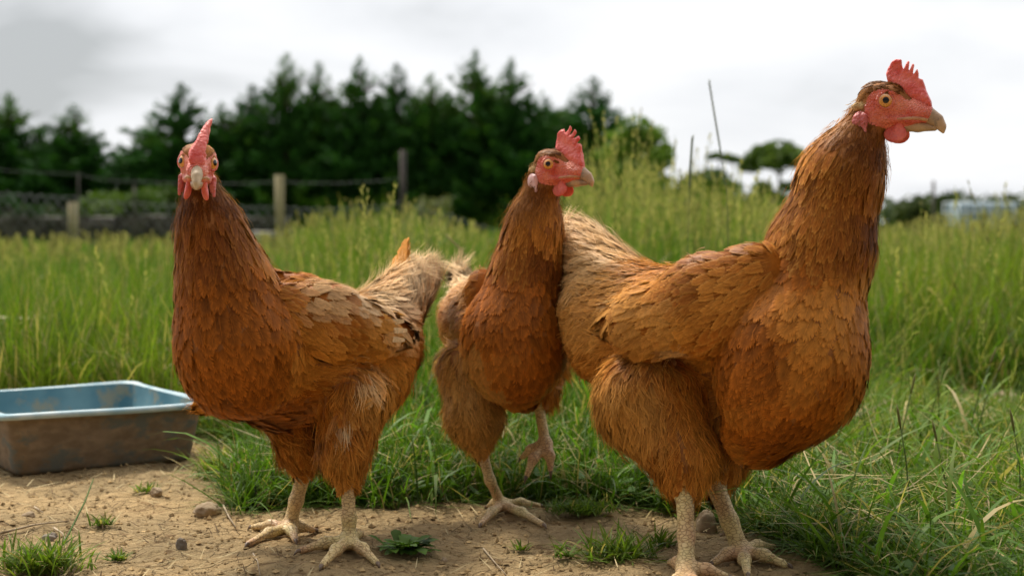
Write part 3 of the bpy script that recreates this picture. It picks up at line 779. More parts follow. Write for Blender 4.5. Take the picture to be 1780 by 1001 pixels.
        for (a, b, wd, cc) in wg.get('quills', []):
            A = P(a[0], a[1], a[2]+D); B = P(b[0], b[1], b[2]+D); L = np.linalg.norm(B-A); tt = nrm(B-A)
            nn_ = nrm(np.array(wg['side'], float) - tt*(np.array(wg['side'], float)@tt)); side = np.cross(tt, nn_)
            K = 22; Pl, Bl, Wl, Cl = [], [], [], []
            for s_ in (-1, 1):
                for k in range(K):
                    s0 = k/K*.9; s2 = min(s0+.18, 1.0); q2 = wd*.5*math.sin(min(s2*.86+.1, 1)**.7*math.pi)**.5
                    p0 = A+tt*L*s0; p2 = A+tt*L*s2+side*s_*q2 - nn_*q2*.25; p1 = (p0*.45+p2*.55)+nn_*.001
                    Pl.append([p0, p1, p2]); Bl.append(nrm(np.cross(nn_, nrm(p2-p0)))); ww = L/K*2.2; Wl.append([ww*.8, ww, ww*.35])
                    c_ = np.array(cc)*(1+rng.uniform(-.1, .1)); Cl.append([c_*.85, c_, c_*1.08])
            vt_ = strips_mesh('t', np.array(Pl), np.array(Bl), np.array(Wl), np.array(Cl), None); A_.add(*vt_, 0, np.tile(nn_, (len(vt_[0]), 1)))
        A_.build('wing', [M_feather], root, smooth=False, origin=org)

    # ---- head parts (mm head coordinates)
    def bodyf(g_):
        W3 = to_world(hd, g_); d = None
        for q in prims[:2]:
            e_ = seg_d(W3, q['a'], q['b'], q['ra'], q['rb']); d = e_ if d is None else smin(d, e_, q['k'])
        return smin(d, head_sdf(g_)*.001*hd['s'], .008)*1000/hd['s']
    face = sdf_part(hd, (-18, -32, -30), (40, 32, 22), 1.0, lambda g_: bodyf(g_) - 1.0 + .9*(fbm(g_*.45, 3, 4)-.5), 'face', [M_face], root, org, keep=lambda V: is_bare(V))
    def surf_side(F_, U_, s_):
        # lateral distance of the skin at this spot
        o_ = to_world(hd, np.array([F_, s_*45., U_])); dr = -s_*hd['r']
        hit = bvh.ray_cast(Vector(o_), Vector(dr)); 
        return abs(to_head(hd, np.array(hit[0]))[1]) if hit[0] is not None else 15.
    poly = np.array(sp['comb']); bend = sp.get('bend', 0.0)
    def combf(g_):
        U = g_[..., 2]; lean = bend*np.maximum(U-8, 0)**1.3*.12 + .8*np.sin(U*.35+g_[..., 0]*.2)
        R_ = g_[..., 1]-lean
        d2 = poly_sd(np.stack([g_[..., 0], U], -1), poly) - .3
        th = np.interp(U, [-5, 5, 16, 26, 38], sp.get('combth', [4.2, 4.0, 3.1, 2.0, 1.3])) + sp.get('cn', 1.8)*(fbm(g_*.38, 4, 6)-.5)
        return smax(d2, np.abs(R_)-th, 2.2)
    ex = abs(bend)*12+7
    sdf_part(hd, (-4, -ex, -8), (43, ex, 44), .8, combf, 'comb', [M_comb], root, org)
    def ub(g_):
        q = g_*np.array([1, 1.3, 1]); d = None
        for a, ra, b, rb in [((22, -10.5), 6.4, (36.5, -12.2), 5.9), ((36.5, -12.2), 5.9, (43.5, -16.6), 4.8), ((43.5, -16.6), 4.8, (47.6, -21.8), 2.7), ((47.6, -21.8), 2.7, (49.0, -26.6), 1.0)]:
            e_ = seg_d(q, np.array([a[0], 0, a[1]]), np.array([b[0], 0, b[1]]), ra, rb); d = e_ if d is None else smin(d, e_, 5)
        lowcut = -(g_[..., 2] - np.interp(g_[..., 0], [5, 20, 36, 43, 46], [-16.4, -17.2, -19.4, -22.2, -40]))
        d = smax(d, lowcut, 1)
        for s_ in (-1, 1): d = smax(d, -(np.linalg.norm((g_-np.array([32, s_*6.8, -8.5]))/np.array([2.1, 1, 1]), axis=-1)-1.2), .8)
        return smax(d, 22-g_[..., 0], 2) if False else d
    bm_ = M_beak_tip if sp.get('pale_beak') else M_beak
    sdf_part(hd, (12, -10, -30), (52, 10, 2), .75, ub, 'upper_beak', [bm_], root, org, keep=lambda V: V[:, 0] > 22)
    def lb(g_):
        q = g_*np.array([1, 1.15, 1]); d = None
        for a, ra, b, rb in [((10, -19), 6.2, (28, -20.2), 5.8), ((28, -20.2), 5.8, (41.5, -22.4), 3.0)]:
            e_ = seg_d(q, np.array([a[0], 0, a[1]]), np.array([b[0], 0, b[1]]), ra, rb); d = e_ if d is None else smin(d, e_, 2)
        top = g_[..., 2] - np.interp(g_[..., 0], [5, 20, 36, 43], [-16.4, -17.0, -18.8, -21.9])
        return smax(d, top, .8)
    sdf_part(hd, (2, -9, -28), (48, 9, -12), .75, lb, 'lower_beak', [M_beak], root, org, keep=lambda V: V[:, 0] > 17)
    for s_ in (-1, 1):
        gp = np.array([[F_, s_*(abs(surf_side(F_, U_, s_))+.5), U_] for F_, U_ in ((9, -15.5), (14, -15.2), (20, -15.0), (26, -14.8), (31, -14.9))] + [[37, s_*5.0, -16.2]])
        V_, F_ = tube(gp, [.6, 1.3, 1.5, 1.7, 1.8, 1.2], 8); A_ = Acc(); A_.add(to_world(hd, V_), F_); A_.build('gape', [M_gape], root, origin=org)
    for s_ in (-1, 1):
        wc = np.array(sp.get('wattle', (10, 6.0, -27.5))); wc = wc*np.array([1, s_, 1]); wr = np.array(sp.get('wr', (10, 2.2, 8.0)))
        def wt(g_):
            q = g_-wc; q = q - np.stack([q[..., 2]*0, -s_*.25*q[..., 2]+s_*1.0*np.sin(q[..., 0]*.3), q[..., 2]*0], -1)
            e_ = (np.linalg.norm(q/wr, axis=-1)-1)*wr[1]
            st = seg_d(g_, np.array([wc[0]+3, wc[1]*.8, -18.]), wc+np.array([1, 0, 3.]), 3.2, 2.0)
            return smin(e_, st, 3)
        sdf_part(hd, wc-np.array([13, 8, 13]), wc+np.array([13, 8, 19]), .8, wt, 'wattle', [M_wattle], root, org)
        lc = np.array([-18., s_*(surf_side(-18, -17, s_)+sp.get('lobe', .3)), -17.5])
        def lo_(g_):
            q = (g_-lc)/np.array([7.0, 3.0, 9.0]); e_ = (np.linalg.norm(q, axis=-1)-1)*3.4
            fold = seg_d(g_, lc+np.array([4, s_*1.5, 5]), lc+np.array([5, s_*1.6, -11]), 1.9, 1.5)
            return smin(e_, fold, 1.5)
        tc3 = np.array([-20.5, s_*(surf_side(-20.5, -4.5, s_)+.2), -4.5])
        def tf(g_): return (np.linalg.norm((g_-tc3)/np.array([6.5, 2.8, 3.8]), axis=-1)-1)*3 + 1.2*(fbm(g_*.8, 3, 3)-.5)
        sdf_part(hd, tc3-9, tc3+9, .8, tf, 'ear_tuft', [M_tuft], root, org)
        lm = M_lobe_pale if sp.get('pale_lobe') else M_lobe_red
        sdf_part(hd, lc-np.array([11, 9, 17]), lc+np.array([12, 9, 13]), .9, lo_, 'earlobe', [lm], root, org)
        # eye: globe looking outwards, with lids
        ec = np.array([.8+sp.get('eyef', 0), s_*sp.get('eyer', 10.3), 0.]); er = 7.9
        axis = nrm(np.array([sp.get('eyea', .42), s_*1.0, .05])); a1 = nrm(np.cross(axis, [0, 0, 1.])); a2 = np.cross(axis, a1)
        th = np.concatenate([np.linspace(0, .36, 6), np.linspace(.40, .86, 8), np.linspace(1.05, math.pi, 14)]); ph = np.arange(28)*2*math.pi/28
        Ve = np.array([ec + er*(math.cos(a)*axis*(1.0) + math.sin(a)*(math.cos(b)*a1+math.sin(b)*a2)) for a in th for b in ph])
        nF = []; mi = []
        for i in range(len(th)-1):
            for j in range(28):
                nF.append([i*28+j, i*28+(j+1) % 28, (i+1)*28+(j+1) % 28, (i+1)*28+j]); mi.append(1 if i < 5 else (0 if i < 12 else 2))
        Fq = np.array(nF)
        if np.dot(np.cross(Ve[Fq[100][1]]-Ve[Fq[100][0]], Ve[Fq[100][2]]-Ve[Fq[100][0]]), Ve[Fq[100][0]]-ec) < 0: Fq = Fq[:, ::-1]
        eye = link('eye', mesh_np('eye', to_world(hd, Ve)-org, Fq, mats=[M_iris, M_pupil, M_eyering], mat_idx=mi), root)
        # eyelid ring
        rc = ec + axis*er*.62
        T1, Tn = 40, 10; Vt = []
        for i in range(T1):
            b = i*2*math.pi/T1; rad = er*.83
            rd = math.cos(b)*a1+math.sin(b)*a2; rr = 1.15+.25*math.sin(b*2+1)
            for j in range(Tn):
                c_ = j*2*math.pi/Tn; Vt.append(rc + rd*(rad+rr*math.cos(c_)*1.25) + axis*(rr*.8*math.sin(c_)-.2))
        Ft = np.array([[i*Tn+j, ((i+1) % T1)*Tn+j, ((i+1) % T1)*Tn+(j+1) % Tn, i*Tn+(j+1) % Tn] for i in range(T1) for j in range(Tn)])
        link('eyelid', mesh_np('eyelid', to_world(hd, np.array(Vt))-org, Ft, mats=[M_face]), eye)
    # claws
    for a, b, ra, rb in legs:
        if rb > .0036: continue
        d = nrm(b-a); pts = [b-d*.001, b+d*.004+np.array([0, 0, .0006]), b+d*.008+np.array([0, 0, -.0022])]
        V_, F_ = tube(pts, [rb*.75, rb*.55, .0004], 8); A_ = Acc(); A_.add(V_, F_); A_.build('claw', [M_claw], root, origin=org)
    return root

def toes(ank, tips, r0=.0052, r1=.0034):
    """ankle on the ground, tips: ground points; each toe has two joints"""
    L = []
    for tp in tips:
        tp = np.array(tp, float); a = np.array(ank, float)
        m = a*.5 + tp*.5 + np.array([0, 0, .0045]); tp = tp + np.array([0, 0, r1])
        L.append((a, m, r0*1.15, r0)); L.append((m, tp, r0*.94, r1))
    return L
def GG(x, y, dz=0.0):
    g_ = G(x, y); g_[2] = float(gh(g_[0], g_[1])) + dz; return g_

# ---- right hen
D3 = .375
an, af = GG(1193, 1006, .009), GG(1288, 972, .009)
legs3 = [(P(1190, 850, .905+D3), P(1193, 930, .885+D3), .0086, .0072), (P(1193, 930, .885+D3), an, .0072, .0080)]
legs3 += toes(an, [GG(1262, 1008), GG(1215, 1040), GG(1160, 1038), GG(1165, 985)], .0056)
legs3 += [(P(1240, 835, .965+D3), P(1268, 905, .94+D3), .0092, .0078), (P(1268, 905, .94+D3), af, .0078, .0084)]
legs3 += toes(af, [GG(1368, 990), GG(1345, 962), GG(1300, 1006), GG(1240, 985)], .0056)
hen3 = dict(D=D3, seed=31, org=G(1245, 985), label='largest brown hen at the right, standing side-on and looking right with a pink-red comb', fwd=(.8, -.5, 0),
  head=head_frame(1540, 178, .855+D3, math.radians(-27), math.radians(-1), 0, 1.0), comb=COMB_A, bend=.1,
  body=[
   ('neck', (1506, 212, .865, 46), (1466, 300, .87, 76)),
   ('hackle', (1466, 300, .87, 76), (1430, 425, .875, 98)),
   ('breast', (1425, 440, .875, 94), (1378, 600, .872, 133), (-.35, .1, -1)),
   ('breast', (1378, 610, .872, 134), (1368, 650, .875, 134), (-.6, .2, -1)),
   ('breast', (1370, 650, .88, 128), (1325, 745, .90, 78), (-1, .5, -.5)),
   ('body', (1385, 520, .89, 96), (1215, 545, .965, 92), (-1, .45, -.25)),
   ('body', (1330, 590, .93, 106), (1170, 580, 1.0, 112), (-1, .45, -.3)),
   ('rear', (1180, 560, .99, 100), (1060, 545, 1.07, 98), (-1, .5, -.15)),
   ('tail', (1110, 530, 1.04, 72), (1005, 440, 1.13, 66), (-.7, .5, .55)),
   ('rear', (1130, 620, 1.02, 85), (1060, 600, 1.05, 80), (-.7, .3, -.6)),
   ('body', (1310, 735, .935, 66), (1190, 690, 1.0, 78), (-1, .4, -.1)),
   ('thigh', (1136, 702, .955, 112), (1188, 795, .925, 66), (.12, 0, -1), .008),
   ('thigh', (1188, 795, .925, 66), (1192, 855, .91, 34), (.1, 0, -1)),
   ('thigh', (1285, 740, 1.0, 60), (1262, 800, .98, 42), (-.1, 0, -1), .008),
   ('thigh', (1262, 800, .98, 42), (1246, 842, .968, 28), (-.3, 0, -1))],
  wings=[dict(prims=[((1315, 478, .858, 56), (1230, 530, .872, 82)), ((1230, 530, .872, 82), (1120, 562, .925, 60)), ((1120, 562, .928, 60), (1050, 560, 1.015, 24))], side=(-.5, -.85, .1), flat=.6),
         dict(prims=[((1350, 470, 1.0, 48), (1230, 520, 1.06, 60)), ((1230, 520, 1.06, 60), (1110, 545, 1.14, 45))], side=(.5, .85, .1), flat=.55)],
  tailf=[((1060, 500, 1.09), (985, 385, 1.20), .03, GOLD*1.2), ((1050, 510, 1.1), (965, 405, 1.2), .03, CREAM*.9), ((1050, 520, 1.1), (950, 430, 1.21), .03, GOLD), ((1040, 530, 1.1), (945, 460, 1.2), .03, GOLD), ((1070, 500, 1.1), (1000, 390, 1.18), .028, CREAM)],
  legs=legs3,
  patch=[(1088, 523, .95, 7, .9, CREAM), (1010, 410, 1.12, 75, .7, CREAM), (1010, 500, 1.08, 80, .5, TAN), (1180, 615, .88, 16, .45, CREAM), (1120, 560, .9, 50, .4, TAN), (1080, 720, .92, 60, .5, TAN)])
# ---- left hen
D1 = .40
a1_, a2_ = GG(607, 958, .0075), GG(502, 922, .0075)
legs1 = [(P(604, 835, .945+D1), P(607, 900, .94+D1), .0072, .0062), (P(607, 900, .94+D1), a1_, .0062, .0070)]
legs1 += toes(a1_, [GG(524, 968), GG(560, 999), GG(655, 986), GG(628, 940)], .0052)
legs1 += [(P(532, 808, 1.03+D1), P(515, 870, 1.03+D1), .0085, .0066), (P(515, 870, 1.03+D1), a2_, .0066, .0072)]
legs1 += toes(a2_, [GG(432, 952), GG(440, 914), GG(514, 948), GG(545, 918)], .0052)
hen1 = dict(D=D1, seed=57, org=G(560, 945), label='brown hen at the left beside the blue tray, its face turned straight to the camera', pale=.12, fwd=(-.75, -.6, 0),
  head=head_frame(344, 283, .845+D1, math.radians(-78), math.radians(2), math.radians(3), .97), comb=COMB_C, cn=3.4, lobe=-1.2, eyef=1.5, eyer=9.2, eyea=.75, bend=-1.0, pale_beak=True, wattle=(13, 7.6, -28), wr=(6, 2.6, 6.5), combth=[6.5, 7.0, 5.0, 3.0, 1.6],
  body=[
   ('neck', (347, 322, .885, 40), (366, 400, .89, 63), (-.05, -.02, -1)),
   ('hackle', (366, 400, .89, 64), (390, 490, .895, 88), (.15, .05, -1)),
   ('breast', (390, 490, .895, 88), (410, 590, .90, 110), (.1, .1, -1)),
   ('breast', (410, 590, .90, 110), (412, 625, .905, 108), (.5, .2, -1)),
   ('breast', (425, 640, .92, 92), (480, 700, .98, 62), (1, .7, -.4)),
   ('body', (430, 580, .92, 104), (545, 602, 1.0, 116), (1, .6, -.1)),
   ('body', (545, 602, 1.0, 118), (630, 615, 1.065, 100), (1, .6, -.1)),
   ('rear', (620, 620, 1.06, 96), (660, 600, 1.10, 84), (.8, .5, -.2)),
   ('tail', (640, 575, 1.09, 72), (700, 505, 1.15, 46), (.45, .3, .8)),
   ('tail', (690, 545, 1.13, 52), (733, 486, 1.17, 38), (.3, .2, .9)),
   ('rear', (640, 660, 1.04, 78), (600, 715, 1.01, 62), (-.1, .1, -1)),
   ('thigh', (615, 695, .975, 74), (598, 785, .955, 48), (-.1, 0, -1), .008),
   ('thigh', (598, 785, .955, 48), (604, 838, .945, 25), (.05, 0, -1)),
   ('thigh', (500, 710, 1.02, 62), (518, 780, 1.03, 40), (.2, 0, -1), .008),
   ('thigh', (518, 780, 1.03, 40), (530, 815, 1.03, 25), (.2, 0, -1)),
   ('body', (400, 690, .99, 34), (350, 705, .99, 22), (-1, .1, -.6))],
  wings=[dict(prims=[((485, 535, .895, 42), (575, 560, .93, 60)), ((575, 560, .93, 60), (640, 575, .965, 48)), ((640, 575, .968, 46), (698, 580, 1.02, 26))], side=(.55, -.8, .1), flat=.5,
              quills=[((655, 562, .966), (703, 558, .980), .0060, CREAM*.9), ((656, 575, .964), (708, 574, .978), .0058, CREAM), ((655, 588, .962), (704, 591, .976), .0060, CREAM*.9)]),
         dict(prims=[((420, 500, 1.03, 46), (520, 540, 1.09, 58)), ((520, 540, 1.09, 58), (640, 560, 1.16, 36))], side=(-.55, .8, .1), flat=.5)],
  tailf=[((680, 540, 1.13), (706, 412, 1.17), .026, GOLD*1.1), ((685, 545, 1.13), (698, 425, 1.175), .03, GOLD*1.2), ((690, 545, 1.14), (716, 440, 1.18), .03, CREAM*.9), ((670, 540, 1.12), (690, 440, 1.18), .03, GOLD*1.2),
         ((700, 550, 1.14), (742, 448, 1.2), .032, CREAM), ((705, 560, 1.14), (750, 480, 1.2), .032, CREAM), ((700, 550, 1.14), (728, 446, 1.2), .032, WHITE)],
  legs=legs1,
  patch=[(740, 485, 1.17, 44, .95, CREAM*1.05), (640, 512, 1.0, 22, .8, CREAM), (636, 668, .93, 15, .7, CREAM), (588, 744, .90, 12, .8, CREAM), (690, 583, .975, 24, .95, CREAM), (650, 550, .95, 28, .3, TAN), (612, 627, .93, 10, .9, CREAM), (560, 498, .95, 30, .35, TAN), (640, 690, .95, 26, .35, TAN), (560, 500, .93, 40, .35, CREAM), (700, 620, 1.04, 50, .5, GOLD*1.4), (680, 520, 1.1, 40, .6, CREAM)])
# ---- middle hen
D2 = .47
b1 = GG(872, 884, .0065); lf = P(948, 772, 1.035+D2)
legs2 = [(P(836, 780, 1.055+D2), P(852, 835, 1.055+D2), .0066, .0052), (P(852, 835, 1.055+D2), b1, .0052, .0060)]
legs2 += toes(b1, [GG(836, 914), GG(944, 914), GG(938, 882), GG(850, 882)], .0048, .0032)
legs2 += [(P(936, 700, 1.055+D2), lf, .0056, .0058)]
for tp in [(916, 826, 1.01), (957, 816, 1.02), (908, 794, 1.05)]:
    T_ = P(tp[0], tp[1], tp[2]+D2); mm = (lf+T_)/2 + np.array([.002 if tp[0] > 930 else -.003, -.004, .002]); legs2 += [(lf, mm, .0055, .0048), (mm, T_, .0046, .0033)]
hen2 = dict(D=D2, seed=83, org=G(880, 893), label='smallest-looking brown hen in the middle, walking with one foot raised and its head turned right', pale=.10, fwd=(.35, -.94, 0),
  head=head_frame(964, 287, .985+D2, math.radians(-38), math.radians(3), 0, .93), comb=COMB_B, bend=-.05, pale_lobe=True,
  body=[
   ('neck', (944, 315, .995, 38), (928, 395, 1.0, 55)),
   ('hackle', (928, 395, 1.0, 56), (916, 470, 1.005, 68)),
   ('breast', (914, 475, 1.005, 68), (893, 580, 1.0, 92), (0, .1, -1)),
   ('breast', (893, 580, 1.0, 93), (893, 615, 1.0, 94), (0, .3, -1)),
   ('breast', (895, 620, 1.0, 90), (905, 675, 1.03, 52), (0, 1, -.6)),
   ('body', (880, 560, 1.05, 82), (840, 560, 1.14, 82), (-.35, .9, -.3)),
   ('rear', (840, 560, 1.14, 80), (815, 550, 1.22, 62), (-.3, .9, -.2)),
   ('tail', (825, 525, 1.22, 42), (800, 482, 1.27, 26), (-.3, .5, .8)),
   ('body', (900, 660, 1.07, 60), (870, 640, 1.15, 70), (-.3, .9, -.3)),
   ('thigh', (806, 640, 1.09, 56), (826, 725, 1.065, 54), (.05, 0, -1), .008),
   ('thigh', (826, 728, 1.065, 52), (836, 785, 1.055, 22), (.1, 0, -1)),
   ('thigh', (962, 625, 1.08, 38), (950, 685, 1.065, 26), (-.1, 0, -1), .008),
   ('thigh', (950, 680, 1.065, 26), (938, 706, 1.055, 15), (-.2, 0, -1))],
  wings=[dict(prims=[((838, 505, 1.04, 38), (812, 550, 1.10, 42)), ((812, 550, 1.10, 42), (800, 570, 1.18, 30))], side=(-.94, -.35, .1), flat=.6),
         dict(prims=[((965, 510, 1.06, 30), (950, 550, 1.12, 36)), ((950, 550, 1.12, 36), (915, 560, 1.2, 30))], side=(.94, .35, .1), flat=.6)],
  tailf=[((815, 525, 1.24), (802, 470, 1.28), .022, CREAM)],
  legs=legs2,
  patch=[(800, 480, 1.25, 40, .85, CREAM), (790, 640, 1.03, 60, .7, TAN), (810, 720, 1.02, 60, .6, TAN), (830, 500, 1.15, 50, .4, CREAM), (985, 650, 1.05, 30, .4, GOLD*1.4)])
import os
if not os.environ.get('NOHEN'):
    for h_ in (hen3, hen1, hen2): make_hen(h_)

# ------------------------------------------------------------------ grass
def blades(root, H, Wd, az, th0, dth, col, tip=None, k=5, twist=0.0):
    """root (n,3); blade leaves the ground at th0 from vertical towards az and bends by dth"""
    n = len(root); s = np.linspace(0, 1, k)
    th = th0[:, None] + dth[:, None]*s[None]**1.3
    st = np.diff(s, prepend=0)[None]*H[:, None]
    hx = np.cumsum(np.sin(th)*st, 1); hz = np.cumsum(np.cos(th)*st, 1)
    dx, dy = np.cos(az), np.sin(az)
    Pt = root[:, None, :] + np.stack([hx*dx[:, None], hx*dy[:, None], hz], -1)
    Pt[..., 2] = np.maximum(Pt[..., 2], root[:, None, 2] + .002 + .004*s[None])
    ph = az + math.pi/2 + rng.normal(0, .6, n)
    B = np.stack([np.cos(ph), np.sin(ph), rng.normal(0, .15, n)], -1)
    prof = np.interp(s, [0, .3, .75, 1], [.8, 1, .7, .06])
    W = Wd[:, None]*prof[None]
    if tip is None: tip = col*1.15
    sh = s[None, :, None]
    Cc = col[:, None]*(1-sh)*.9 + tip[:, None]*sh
    return strips_mesh('b', Pt, B, W, Cc, None)
def gcolour(n, root, dry=.1, base=(.082, .160, .014)):
    v = fbm(np.stack([root[:, 0]*1.6, root[:, 1]*1.6, root[:, 0]*0], -1), 3, 41)
    base = np.array(base)[None]*(1 + rng.normal(0, .22, (n, 1)))*np.array([1, 1, 1])
    yel = np.clip((v-.4)*2.2 + rng.normal(0, .25, n), 0, 1)[:, None]
    c = base*(1-yel) + np.array([.20, .245, .030])*yel*(1+rng.normal(0, .15, (n, 1)))
    d = (rng.random(n) < dry)[:, None]
    c = np.where(d, np.array([.42, .33, .15])*(1+rng.normal(0, .2, (n, 1))), c)
    return np.clip(c, .005, 1)
def ground_at(x, y): return np.stack([x, y, gh(x, y)], -1)
A_ = Acc()
def scatter(n, y0, y1, dens=None, wide=.46, mask=True, pw=1.0):
    y = y0 + (y1-y0)*rng.random(n*3)**pw; x = rng.uniform(-1, 1, n*3)*(wide*y + .15)
    keep = np.ones(len(x), bool)
    if mask: keep &= rng.random(len(x)) > dirt_mask(x, y)*1.02
    if dens is not None: keep &= rng.random(len(x)) < dens(x, y)
    x, y = x[keep][:n], y[keep][:n]
    return ground_at(x, y)
def tall_f(x, y):
    """how tall the meadow is here"""
    px = x/np.maximum(y, .1)*FPX + 890
    v = fbm(np.stack([x*1.3, y*1.3, x*0], -1), 2, 90)
    left = np.clip((y-np.where(x > .35, 2.4, 1.75))/.5, 0, 1)*.08
    mid = np.interp(px, [450, 600, 720, 800, 900, 1000, 1330, 1500, 1600], [0, .12, .12, .05, .09, .18, .18, .08, .085])*np.clip((y-np.where(px > 1450, 2.3, 3.1))/.8, 0, 1)
    edge = np.interp(y, [1.2, 1.55, 1.9, 2.6], [.04, .048, .075, .135])
    edge = np.where((x > .35) & (y < 2.7), np.interp(y, [1.2, 2.3, 2.7], [.038, .05, .11]), edge)
    h = np.minimum(edge + left*np.interp(x, [-1.4, -.3, .2, .9], [1.0, .3, .2, .45]), .24) + mid*(v*.6+.7)
    return np.minimum(h, np.where(px < 520, .165, 1))*(.75+.5*v)
# matted short sward close to the camera and along the edge of the dirt
r = scatter(110000, .95, 2.4, pw=.9); n = len(r)
hh = rng.uniform(.02, .075, n)*np.interp(r[:, 1], [1, 1.6, 2.4], [1.0, 1.1, 1.4])
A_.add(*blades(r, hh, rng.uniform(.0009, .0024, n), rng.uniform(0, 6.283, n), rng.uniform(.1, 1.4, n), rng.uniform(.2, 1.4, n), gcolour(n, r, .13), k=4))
# longer arching blades in the sward
r = scatter(9000, 1.05, 2.4); n = len(r)
A_.add(*blades(r, rng.uniform(.05, .12, n), rng.uniform(.0014, .0032, n), rng.uniform(0, 6.283, n), rng.uniform(.3, 1.3, n), rng.uniform(.5, 1.6, n), gcolour(n, r, .16), k=6))
r = scatter(1600, 1.02, 2.0); n = len(r)
r[:, 2] += rng.uniform(.01, .05, n)
A_.add(*blades(r, rng.uniform(.03, .10, n), rng.uniform(.0010, .0022, n), rng.uniform(0, 6.283, n), rng.uniform(1.1, 1.6, n), rng.uniform(-.3, .4, n), gcolour(n, r, .95), k=5))
r = scatter(2600, 1.1, 2.9); n = len(r)
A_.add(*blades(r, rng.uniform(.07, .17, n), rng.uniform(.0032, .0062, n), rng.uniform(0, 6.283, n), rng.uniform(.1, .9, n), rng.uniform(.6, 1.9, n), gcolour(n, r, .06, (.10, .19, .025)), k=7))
r = scatter(5000, 1.05, 2.3, dens=lambda x, y: fbm(np.stack([x*7, y*7, x*0], -1), 2, 61) > .5); n = len(r); r[:, 2] += rng.uniform(.004, .03, n)
A_.add(*blades(r, rng.uniform(.010, .024, n), rng.uniform(.005, .010, n), rng.uniform(0, 6.283, n), rng.uniform(.9, 1.5, n), rng.uniform(-.2, .5, n), gcolour(n, r, .04, (.07, .15, .02)), k=5))
g = A_.build('short_grass', [M_grass], smooth=True); tag(g, 'matted short green grass with dry straws beyond the bare earth', 'grass', kind='stuff')
# meadow
A_ = Acc()
for (n0, y0, y1, wlo, whi, pw) in ((70000, 1.5, 3.6, .0016, .0042, .9), (60000, 3.2, 8.0, .003, .0065, 1.0), (34000, 7.5, 17.5, .006, .014, 1.0), (14000, 17, 40, .015, .04, 1.0)):
    r = scatter(n0, y0, y1, pw=pw); n = len(r)
    T = tall_f(r[:, 0], r[:, 1]); hh = T*rng.uniform(.55, 1.35, n)*(1 if y0 < 7 else .9)
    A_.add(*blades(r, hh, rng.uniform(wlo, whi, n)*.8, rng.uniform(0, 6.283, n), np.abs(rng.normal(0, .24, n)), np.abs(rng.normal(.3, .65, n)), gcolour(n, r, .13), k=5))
g = A_.build('meadow_grass', [M_grass], smooth=True); tag(g, 'long green meadow grass filling the paddock behind the hens', 'grass', kind='stuff')
# flowering stems
def seed_stems(r, H, lean, az, A_, col=(.19, .25, .07), seedc=(.44, .38, .19), hs=.35, big=1.0):
    n = len(r); k = 8; s = np.linspace(0, 1, k); th = lean[:, None]*(.3+s[None]*1.4)
    st = np.diff(s, prepend=0)[None]*H[:, None]
    hx = np.cumsum(np.sin(th)*st, 1); hz = np.cumsum(np.cos(th)*st, 1)
    Pt = r[:, None, :] + np.stack([hx*np.cos(az)[:, None], hx*np.sin(az)[:, None], hz], -1)
    ph = rng.uniform(-.5, .5, n); B = np.stack([np.cos(ph), np.sin(ph), ph*0], -1)
    wd = np.interp(s, [0, 1], [.0022, .0008])[None]*np.ones((n, 1))*np.maximum(1, r[:, 1:2]/3)*big
    c = np.array(col)[None]*(1+rng.normal(0, .2, (n, 1))); Cc = np.repeat(c[:, None], k, 1)
    A_.add(*strips_mesh('s', Pt, B, wd, Cc, None))
    # spikelets
    M = 18; sp_ = rng.uniform(1-hs, 1.0, (n, M)); idx = sp_*(k-1); i0 = np.clip(idx.astype(int), 0, k-2); f = (idx-i0)[..., None]
    ar = np.arange(n)[:, None]; p0 = Pt[ar, i0]*(1-f)+Pt[ar, i0+1]*f; up = nrm(Pt[ar, i0+1]-Pt[ar, i0])
    a2 = rng.uniform(0, 6.283, (n, M)); sd_ = np.stack([np.cos(a2), np.sin(a2), a2*0], -1)
    L = rng.uniform(.007, .013, (n, M))[..., None]*np.maximum(1, (r[:, 1]/4))[:, None, None]*big
    d = nrm(up + sd_*.38); p2 = p0 + d*L; p1 = (p0+p2)/2
    P3 = np.stack([p0, p1, p2], 2).reshape(-1, 3, 3); bb = nrm(np.cross(d, [0, 1., 0])).reshape(-1, 3)
    W3 = np.tile([.0008, .0026, .0004], (n*M, 1))*np.repeat(np.maximum(1, r[:, 1]/3), M)[:, None]*big
    c3 = np.repeat((np.array(seedc)[None]*(1+rng.normal(0, .25, (n, 1))))[:, None], M, 1).reshape(-1, 1, 3)*np.ones((1, 3, 1))
    A_.add(*strips_mesh('s', P3, bb, W3, c3, None))
A_ = Acc()
r = scatter(1500, 3.2, 6.2, dens=lambda x, y: np.interp(x/y*FPX+890, [960, 1030, 1330, 1480], [0, 1, 1, .0])); n = len(r)
seed_stems(r, rng.uniform(.33, .56, n)*np.interp(r[:, 0]/r[:, 1]*FPX+890, [980, 1060, 1180, 1350], [1.0, 1.1, .95, .75]), np.abs(rng.normal(.08, .08, n)), rng.uniform(0, 6.28, n), A_)
r = scatter(2300, 2.6, 12, dens=lambda x, y: np.interp(x/y*FPX+890, [0, 200, 500, 620, 780, 900, 1000, 1400, 1500, 1780], [.4, .5, .4, 1, .8, .2, 0, 0, .9, .9])); n = len(r)
seed_stems(r, rng.uniform(.15, .33, n)*np.interp(r[:, 0]/r[:, 1]*FPX+890, [0, 450, 560, 740, 850, 1500, 1620, 1780], [.85, .85, 1.25, 1.2, .9, .95, 1.15, 1.4]), np.abs(rng.normal(.12, .12, n)), rng.uniform(0, 6.28, n), A_)
r = scatter(260, 1.6, 3.0, dens=lambda x, y: np.where(x > .25, 1., .12)); n = len(r)
seed_stems(r, rng.uniform(.10, .24, n), np.abs(rng.normal(.3, .2, n)), rng.uniform(0, 6.28, n), A_, col=(.10, .15, .04), seedc=(.25, .26, .1), big=.8)
